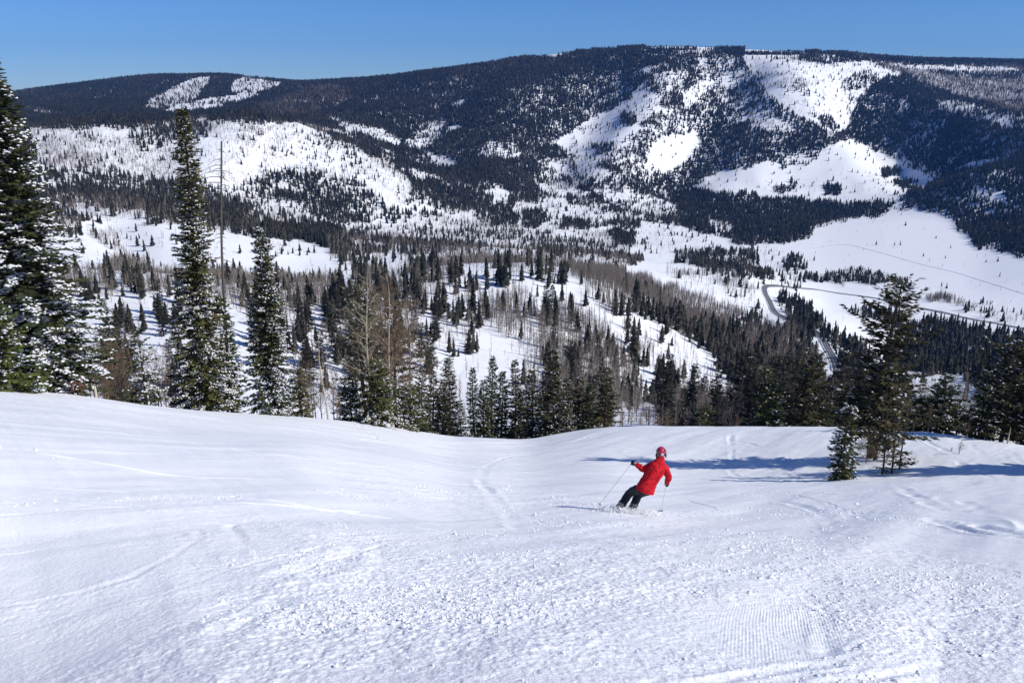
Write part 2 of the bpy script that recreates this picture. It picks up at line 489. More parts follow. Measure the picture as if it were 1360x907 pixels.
def snow_detail(x, y):
    r = np.hypot(x, y)
    d = np.zeros_like(x)
    near = (r < 95) & (y > 0)
    xs, ys = x[near], y[near]
    rs = r[near]
    m = rough_mask(xs, ys)
    # soft waves left by skis and wind, streaming down and across the run
    s = 0.6 * xs + 0.8 * ys; t = 0.8 * xs - 0.6 * ys
    dd = 0.085 * fbm(s / 9, t / 3.2, 3, 50) * np.clip(rs / 14, 0.25, 1)
    dd += 0.042 * fbm(t / 1.1, s / 6, 3, 54) + 0.022 * fbm((xs + 2.5 * ys * 0.3) / 0.7, (ys - xs * 0.4) / 3.5, 3, 57)
    # lumps
    n1 = fbm(xs / 0.34, ys / 0.34, 3, 60); n2 = fbm(xs / 0.12, ys / 0.12, 3, 64)
    dd += m * (0.011 * np.maximum(n1, -0.1) + 0.019 * np.maximum(n2 - 0.02, 0) ** 1.0 - 0.012 * np.maximum(-n2 - 0.15, 0))
    dd += (0.002 + 0.010 * m) * fbm(xs / 0.05, ys / 0.05, 2, 70) * np.clip((14 - rs) / 6, 0, 1)
    # corduroy left by the groomer
    px, py, _ = proj(xs, ys, hgt(xs, ys))
    cor = np.exp(-((px - 1035) / 80) ** 2) * np.exp(-((py - 828) / 42) ** 2)
    cor = cor * np.clip(0.9 - 1.5 * fbm(xs / 0.5, ys / 0.5, 3, 81), 0, 1.2)
    dd += 0.0023 * cor * np.sin((xs * 0.956 - ys * 0.292 + 0.02 * fbm(xs, ys, 2, 80)) * 2 * np.pi / 0.030)
    for dep, wid, berm, pts in TRACKS:
        sp = spline(pts, 10)
        W = []
        for p in sp:
            X, Y, Z = hit(p[0], p[1], 3.0, 95)
            W.append((X, Y))
        W = np.array(W)
        bx0, by0 = W.min(0) - 1.0; bx1, by1 = W.max(0) + 1.0
        q = (xs > bx0) & (xs < bx1) & (ys > by0) & (ys < by1)
        if not q.any():
            continue
        wq = wid * (0.8 + 0.35 * np.clip(rs[q] / 30, 0, 1)) * (1 + 0.5 * vnoise(xs[q] * 1.7, ys[q] * 1.7, 90))
        dist = seg_dist(xs[q] + 0.10 * fbm(xs[q] / 0.8, ys[q] / 0.8, 2, 91), ys[q], [tuple(v) for v in W])
        e = dist / wq
        gap = np.clip(0.45 + 1.3 * fbm(xs[q] / 1.8, ys[q] / 1.8, 2, 93), 0.15, 1)
        dd[q] += gap * 0.62 * dep * (-np.exp(-e ** 2) + berm * np.exp(-((e - 1.9) / 0.8) ** 2) * (0.5 + vnoise(xs[q] / 0.13, ys[q] / 0.13, 92)))
    d[near] = dd * np.clip((95 - rs) / 25, 0, 1)
    # old ski lines and wind texture on the middle slopes
    far = (r >= 80) & (r < 1200) & (y > 0)
    d[far] += 0.35 * fbm(x[far] / 14, y[far] / 14, 3, 95) * np.clip((r[far] - 80) / 60, 0, 1)
    return d


def build_ground():
    # columns: dense inside the picture, coarse all the way round behind it
    u = np.linspace(-0.70, 0.70, 1500)
    a_in = np.arctan(u / 0.93)
    e = math.degrees(a_in[-1])
    a_r = np.radians(np.concatenate([np.linspace(e, 66, 260)[1:], np.linspace(66, 180, 40)[1:]]))
    a_l = -a_r[::-1]
    a_r = a_r[:-1]
    az = np.concatenate([a_l, a_in, a_r])
    # rows: even steps in the picture close by, then even steps of distance on a log scale
    r1 = [2.2]
    while r1[-1] < 26:
        r1.append(r1[-1] + max(0.011, 0.00125 * r1[-1] ** 1.62 / 3.2))
    r2 = np.linspace(r1[-1], 92, 300)[1:]
    r3 = np.geomspace(92, 7500, 330)[1:]
    rr = np.concatenate([[0.4, 1.2], r1, r2, r3])
    A2, R2 = np.meshgrid(az, rr, indexing='ij')
    x = R2 * np.sin(A2); y = R2 * np.cos(A2)
    z = hgt(x, y)
    back = np.clip((np.abs(np.degrees(A2)) - 58) / 40, 0, 1)
    back = back * back * (3 - 2 * back)
    zb = -1.7 - np.clip(0.40 * y, -70, 70)
    z = z * (1 - back) + zb * back
    inside = np.abs(np.degrees(A2)) < 63
    det = np.zeros_like(z)
    det[inside] = snow_detail(x[inside], y[inside])
    z = z + det
    na, nr = A2.shape
    verts = np.stack([x, y, z], -1).reshape(-1, 3)
    verts = np.vstack([verts, [[0, 0, -1.7]]])
    idx = np.arange(na * nr).reshape(na, nr)
    i0 = idx; i1 = np.roll(idx, -1, axis=0)
    q = np.stack([i0[:, :-1], i0[:, 1:], i1[:, 1:], i1[:, :-1]], -1).reshape(-1, 4)
    c = len(verts) - 1
    tri = np.stack([np.full(na, c), i0[:, 0], i1[:, 0]], -1)
    me = mesh_from('snow_ground', verts, [q[:, ::-1], tri[:, ::-1]], [M_SNOW], smooth=True)
    o = link('snow_ground', me)
    tag(o, 'snow covered ski run, valley floor and mountains beyond', 'ground', kind='structure')
    print('ground', len(verts), len(rr))
    return o, az, rr


build_ground()
# ------------------------------------------------------------------ tree builders
class Geo:
    def __init__(s):
        s.v = []; s.f3 = []; s.f4 = []; s.t3 = []; s.t4 = []; s.n = 0

    def add(s, v, f, t):
        v = np.asarray(v, float); f = np.asarray(f, int)
        t = np.broadcast_to(np.asarray(t, float), (len(f),))
        (s.f3 if f.shape[1] == 3 else s.f4).append(f + s.n)
        (s.t3 if f.shape[1] == 3 else s.t4).append(t)
        s.v.append(v); s.n += len(v)

    def mesh(s, name, mat, smooth=False):
        fl = []; tl = []
        if s.f3: fl.append(np.concatenate(s.f3)); tl += s.t3
        if s.f4: fl.append(np.concatenate(s.f4)); tl += s.t4
        return mesh_from(name, np.concatenate(s.v), fl, [mat], smooth=smooth, attrs={'tint': ('FACE', np.concatenate(tl))})


def tube(g, pts, rad, sides=6, tint=0.3):
    pts = np.asarray(pts, float); n = len(pts)
    rad = np.broadcast_to(np.asarray(rad, float), (n,))
    ang = np.arange(sides) * 2 * np.pi / sides
    T = np.gradient(pts, axis=0); T /= np.linalg.norm(T, axis=1)[:, None] + 1e-9
    up = np.where(np.abs(T[:, 2:3]) > 0.9, [[1., 0, 0]], [[0, 0, 1.]])
    A_ = np.cross(T, up); A_ /= np.linalg.norm(A_, axis=1)[:, None] + 1e-9
    B_ = np.cross(T, A_)
    ring = pts[:, None] + rad[:, None, None] * (np.cos(ang)[None, :, None] * A_[:, None] + np.sin(ang)[None, :, None] * B_[:, None])
    i = np.arange(n * sides).reshape(n, sides); j = np.roll(i, -1, axis=1)
    g.add(ring.reshape(-1, 3), np.stack([i[:-1], j[:-1], j[1:], i[1:]], -1).reshape(-1, 4), tint)


def sprays(g, P, D, L, Wd, tint, r, lift=0.0):
    """many leaf-sized needle sprays at once: a bent kite of two faces each"""
    n = len(P)
    D = D / (np.linalg.norm(D, axis=1)[:, None] + 1e-9)
    side = np.cross(D, [0, 0, 1.0]); side /= np.linalg.norm(side, axis=1)[:, None] + 1e-9
    nor = np.cross(side, D)
    roll = r.uniform(-0.9, 0.9, n)[:, None]
    s2 = side * np.cos(roll) + nor * np.sin(roll)
    m = P + D * (L * 0.45)[:, None]
    v = np.stack([P, m + s2 * (Wd / 2)[:, None], P + D * L[:, None] - [0, 0, 1] * (L * 0.12)[:, None], m - s2 * (Wd / 2)[:, None]], 1)
    v[:, 1, 2] -= Wd * 0.15; v[:, 3, 2] -= Wd * 0.15
    k = np.arange(n)[:, None] * 4
    f = np.concatenate([k + [0, 1, 2], k + [0, 2, 3]], 1).reshape(-1, 3)
    g.add(v.reshape(-1, 3), f, np.repeat(tint, 2))


def snow_lumps(g, P, D, L, Wd, H, r):
    """small pads of snow lying on the sprays: a low six sided dome each"""
    n = len(P)
    D = D.copy(); D[:, 2] *= 0.5
    D = D / (np.linalg.norm(D, axis=1)[:, None] + 1e-9)
    side = np.cross(D, [0, 0, 1.0]); side /= np.linalg.norm(side, axis=1)[:, None] + 1e-9
    a = np.arange(6) * np.pi / 3
    c = np.cos(a)[None, :, None] * D[:, None] * (L / 2)[:, None, None] + np.sin(a)[None, :, None] * side[:, None] * (Wd / 2)[:, None, None]
    c = c * r.uniform(0.65, 1.2, (n, 6, 1))
    ring = P[:, None] + c
    top = P + np.stack([np.zeros(n), np.zeros(n), H], 1) + r.uniform(-0.02, 0.02, (n, 3))
    bot = P - np.stack([np.zeros(n), np.zeros(n), H * 0.4], 1)
    v = np.concatenate([ring, top[:, None], bot[:, None]], 1)
    k = np.arange(n)[:, None]
    fs = []
    for q in range(6):
        fs.append(k * 8 + [q, (q + 1) % 6, 6]); fs.append(k * 8 + [(q + 1) % 6, q, 7])
    g.add(v.reshape(-1, 3), np.concatenate(fs), 0.5)


def conifer(H, Rb, seed, base=0.06, step=0.34, per=6, gap=0.14, sl=0.42, sw=0.16, shape=0.8, droop=0.25, rise=0.10,
            snow=0.3, thin=0.0, tint=(0.15, 0.55), lean=0.0, dead_low=0.0, snow_size=1.0, trunk_r=None, snow_top=1.0, emin=0.10, sides=8, ragged=0.25, bulge=0.0):
    """returns three Geo: trunk (with bare limbs), crown, snow"""
    r = np.random.default_rng(seed)
    trunk, crown, snw = Geo(), Geo(), Geo()
    tr = trunk_r or (0.012 * H + 0.05)
    zz = np.linspace(0, 1, 12)
    ax = lean * H * zz ** 2 + 0.010 * H * np.sin(zz * 5 + seed)
    ay = 0.010 * H * np.cos(zz * 4 + seed * 1.3) - 0.010 * H * math.cos(seed * 1.3)
    tube(trunk, np.stack([ax, ay, zz * H - (zz == 0) * 0.6], 1), tr * (1 - zz * 0.97) ** 0.9, sides, 0.2)
    P, D, L, Wd, T = [], [], [], [], []
    z = base * H
    gro = r.uniform(0, 6.28)
    while z < H * 0.985:
        t = (z - base * H) / (H * (1 - base))
        env = Rb * (1 - t) ** shape * (1 + bulge * math.sin(t * 3.1)) + emin * min(1.0, (1.03 - t) * 6)
        if t < 0.06: env *= 0.75 + t * 4
        nb = max(4, int(round(per * (0.65 + 0.35 * (1 - t)))))
        for b in range(nb):
            if r.random() < thin: continue
            gro += 2 * math.pi / nb + r.uniform(-0.35, 0.35)
            lb = env * (1 - ragged + 2 * ragged * r.random() ** 1.5) * (1.0 if r.random() > 0.12 else 0.55)
            z0 = z + r.uniform(-0.5, 0.5) * step
            o = np.array([np.interp(z0 / H, zz, ax), np.interp(z0 / H, zz, ay), z0])
            dx, dy = math.cos(gro), math.sin(gro)
            pitch = rise + 0.75 * t ** 2 + r.uniform(-0.10, 0.10)
            m = max(2, int(lb / gap))
            s = np.linspace(0.0, 1, m + 1)
            q = np.stack([o[0] + dx * lb * s, o[1] + dy * lb * s, o[2] + lb * (pitch * s - droop * (1 - t * 0.7) * s ** 1.5 + 0.10 * s ** 4)], 1)
            tube(trunk, q[::max(1, m // 4)], np.linspace(0.014 + 0.010 * lb, 0.005, len(q[::max(1, m // 4)])), 3, 0.35)
            if t < dead_low: continue
            k0 = 1 if lb < 0.8 else max(1, int(0.22 * m))
            tnt = r.uniform(*tint)
            for i in range(k0, m + 1):
                fr = i / m
                for sd in (-1, 1, 0):
                    if sd == 0 and (fr < 0.6) and r.random() < 0.35: continue
                    a = sd * r.uniform(0.6, 1.1)
                    ca, sa = math.cos(a), math.sin(a)
                    wd_ = 1.15 - 0.55 * fr
                    ln = (sl * r.uniform(0.7, 1.3) + 0.16 * lb * (1 - fr)) * (wd_ if sd else 0.8)
                    P.append(q[i] + r.uniform(-0.05, 0.05, 3)); D.append((dx * ca - dy * sa, dx * sa + dy * ca, r.uniform(-0.30, 0.12) + 0.3 * t))
                    L.append(ln); Wd.append(sw * r.uniform(0.7, 1.35)); T.append(np.clip(tnt + r.uniform(-0.14, 0.14), 0, 0.98))
        z += step * r.uniform(0.75, 1.25) * (1.0 - 0.45 * t)
    # leader
    P.append((ax[-1], ay[-1], H * 0.955)); D.append((0.02, 0, 1)); L.append(0.05 * H); Wd.append(sw * 0.8); T.append(0.4)
    P = np.array(P); D = np.array(D); L = np.array(L); Wd = np.array(Wd); T = np.array(T)
    sprays(crown, P, D, L, Wd, T, r)
    if snow > 0:
        clump = 0.6 * vnoise(P[:, 0] * 1.0 + P[:, 1] * 1.3, P[:, 2] * 1.5, seed) + 0.4 * vnoise(P[:, 0] * 2.3 - P[:, 1] * 2.0, P[:, 2] * 3.5, seed + 3)
        rad = np.hypot(P[:, 0], P[:, 1]) / (Rb * (1 - np.clip(P[:, 2] / H, 0, 1)) ** shape + 0.2)
        pk = r.random(len(P)) < snow * np.clip((clump - 0.36) * 4.0, 0, 1.6) * np.clip(0.25 + rad, 0.2, 1.2) * (1 + (snow_top - 1) * np.clip((P[:, 2] / H - 0.35) / 0.45, 0, 1))
        q = P[pk] + D[pk] * (L[pk] * 0.45)[:, None]
        q[:, 2] += 0.015
        if len(q):
            snow_lumps(snw, q, D[pk], L[pk] * 0.78 * snow_size, np.maximum(Wd[pk] * 1.25, L[pk] * 0.42) * snow_size, 0.045 * snow_size + 0.02 * r.random(len(q)), r)
    return trunk, crown, snw


def bare_tree(H, seed, spread=0.22, first=0.35, nb=18, twigs=6, sub=3, tr=None, upward=0.9, lean=0.0, sides=6, wob=0.02):
    """leafless tree: trunk Geo and crown (branches and twigs) Geo"""
    r = np.random.default_rng(seed)
    trunk, crown = Geo(), Geo()
    tr = tr or 0.008 * H + 0.025
    zz = np.linspace(0, 1, 10)
    ax = lean * H * zz + wob * H * np.sin(zz * 6 + seed) * zz; ay = wob * H * np.cos(zz * 5 + seed * 2.1) * zz
    pts = np.stack([ax, ay, zz * H - (zz == 0) * 0.5], 1)
    tube(trunk, pts, tr * (1 - 0.93 * zz), sides, 0.55)
    tv, tf, tt = [], [], []

    def sliver(p, d, l, w):
        s = np.cross(d, r.normal(size=3)); s /= np.linalg.norm(s) + 1e-9
        k = len(tv)
        e = p + d * l + r.normal(size=3) * l * 0.06
        tv.extend([p + s * w, p - s * w, e]); tf.append((k, k + 1, k + 2)); tt.append(r.uniform(0.05, 0.6))
        return e

    for i in range(nb):
        t = first + (0.97 - first) * (i + r.random()) / nb
        p = np.array([np.interp(t, zz, ax), np.interp(t, zz, ay), t * H])
        a = i * 2.4 + r.uniform(-0.5, 0.5)
        lb = H * spread * (1.08 - t) * 1.6 * r.uniform(0.6, 1.2) + 0.03 * H
        d0 = np.array([math.cos(a), math.sin(a), upward * r.uniform(0.5, 1.3)]); d0 /= np.linalg.norm(d0)
        q = [p]
        for k in range(4):
            d0 = d0 + r.normal(size=3) * 0.14 + [0, 0, 0.10]; d0 /= np.linalg.norm(d0)
            q.append(q[-1] + d0 * lb / 4)
        q = np.array(q)
        tube(crown, q, np.linspace(tr * 0.38 * (1.1 - t), 0.004 + tr * 0.03, 5), 3, 0.45)
        for k in range(twigs):
            s = r.uniform(0.25, 1.0)
            j = min(3, int(s * 4)); pp = q[j] + (q[j + 1] - q[j]) * (s * 4 - j)
            dd = d0 + r.normal(size=3) * 0.55; dd /= np.linalg.norm(dd)
            lt = lb * r.uniform(0.25, 0.5)
            e = sliver(pp, dd, lt, 0.006 + tr * 0.035)
            for m in range(sub):
                d3 = dd + r.normal(size=3) * 0.6; d3 /= np.linalg.norm(d3)
                sliver(pp + dd * lt * r.uniform(0.3, 0.9), d3, lt * r.uniform(0.35, 0.7), 0.005 + tr * 0.022)
    crown.add(np.array(tv), np.array(tf), np.array(tt))
    return trunk, crown


def merge_variants(variants):
    return variants


def lod_conifer(seed, tiers, sides, Rb=0.17):
    """unit-height conifer of ragged star tiers, for trees a few pixels tall"""
    r = np.random.default_rng(seed)
    V, Fc, T = [], [], []
    n = 0
    for i in range(tiers):
        t0 = i / tiers
        zb = 0.07 + 0.93 * t0 * 0.97
        zt = min(1.0, zb + 1.9 / tiers * (1 - 0.3 * t0))
        if i == tiers - 1: zt = 1.0
        R0 = Rb * (1 - t0) ** 0.75 + 0.012
        a = np.arange(sides) * 2 * np.pi / sides + r.uniform(0, 6.28) + r.uniform(-0.3, 0.3, sides)
        rad = R0 * r.uniform(0.45, 1.25, sides)
        V += [(math.cos(x) * q, math.sin(x) * q, zb + r.uniform(-0.6, 0.4) * 0.5 / tiers) for x, q in zip(a, rad)]
        V.append((r.uniform(-0.01, 0.01), r.uniform(-0.01, 0.01), zt))
        tn = r.uniform(0.1, 0.5)
        for k in range(sides):
            Fc.append((n + k, n + (k + 1) % sides, n + sides)); T.append(tn + r.uniform(-0.1, 0.15))
        n += sides + 1
    # trunk sliver
    V += [(0.008, 0, -0.05), (-0.008, 0.006, -0.05), (0, 0, 0.3)]
    Fc.append((n, n + 1, n + 2)); T.append(0.6)
    return np.array(V), np.array(Fc), np.array(T)


def lod_aspen(seed, k, w):
    """unit-height leafless tree of slivers: trunk and upswept twigs"""
    r = np.random.default_rng(seed)
    V, Fc, T = [], [], []

    def sl(p, e, w_):
        n = len(V)
        a = r.uniform(0, 6.28)
        s = np.array([math.cos(a), math.sin(a), 0]) * w_
        V.extend([p + s, p - s, e]); Fc.append((n, n + 1, n + 2)); T.append(r.uniform(0.1, 0.75))
    top = np.array([r.uniform(-0.04, 0.04), r.uniform(-0.04, 0.04), 1.0])
    sl(np.array([0, 0, -0.05]), top, w * 1.3)
    sl(np.array([0, 0, -0.05]), top * 0.9, w * 1.3)
    for i in range(k):
        t = r.uniform(0.3, 0.9)
        p = top * t
        a = r.uniform(0, 6.28); L = 0.34 * (1.15 - t) * r.uniform(0.6, 1.2)
        e = p + np.array([math.cos(a) * L * 0.55, math.sin(a) * L * 0.55, L * r.uniform(0.5, 1.0)])
        sl(p, e, w * r.uniform(0.5, 0.9))
    return np.array(V), np.array(Fc), np.array(T)


def stuff_mesh(name, xs, ys, hs, ws, variants, mat, tint_shift=None, seed=1):
    """all the trees too many to count, as one mesh"""
    r = np.random.default_rng(seed)
    zs = hgt(xs, ys)
    pick = r.integers(0, len(variants), len(xs))
    rot = r.uniform(0, 6.28, len(xs))
    VV, FF, TT = [], [], []
    n = 0
    for k, (v, f, t) in enumerate(variants):
        i = np.nonzero(pick == k)[0]
        if not len(i): continue
        c, s = np.cos(rot[i])[:, None], np.sin(rot[i])[:, None]
        wx = ws[i][:, None]
        X = (v[None, :, 0] * c - v[None, :, 1] * s) * wx + xs[i][:, None]
        Y = (v[None, :, 0] * s + v[None, :, 1] * c) * wx + ys[i][:, None]
        Z = v[None, :, 2] * hs[i][:, None] + zs[i][:, None]
        VV.append(np.stack([X, Y, Z], -1).reshape(-1, 3))
        FF.append((f[None] + (np.arange(len(i)) * len(v))[:, None, None]).reshape(-1, 3) + n)
        tt = t[None, :] + r.uniform(-0.12, 0.22, (len(i), 1))
        if tint_shift is not None: tt = tt + tint_shift[i][:, None]
        TT.append(np.clip(tt, 0, 1).ravel())
        n += len(i) * len(v)
    return VV, FF, TT, n
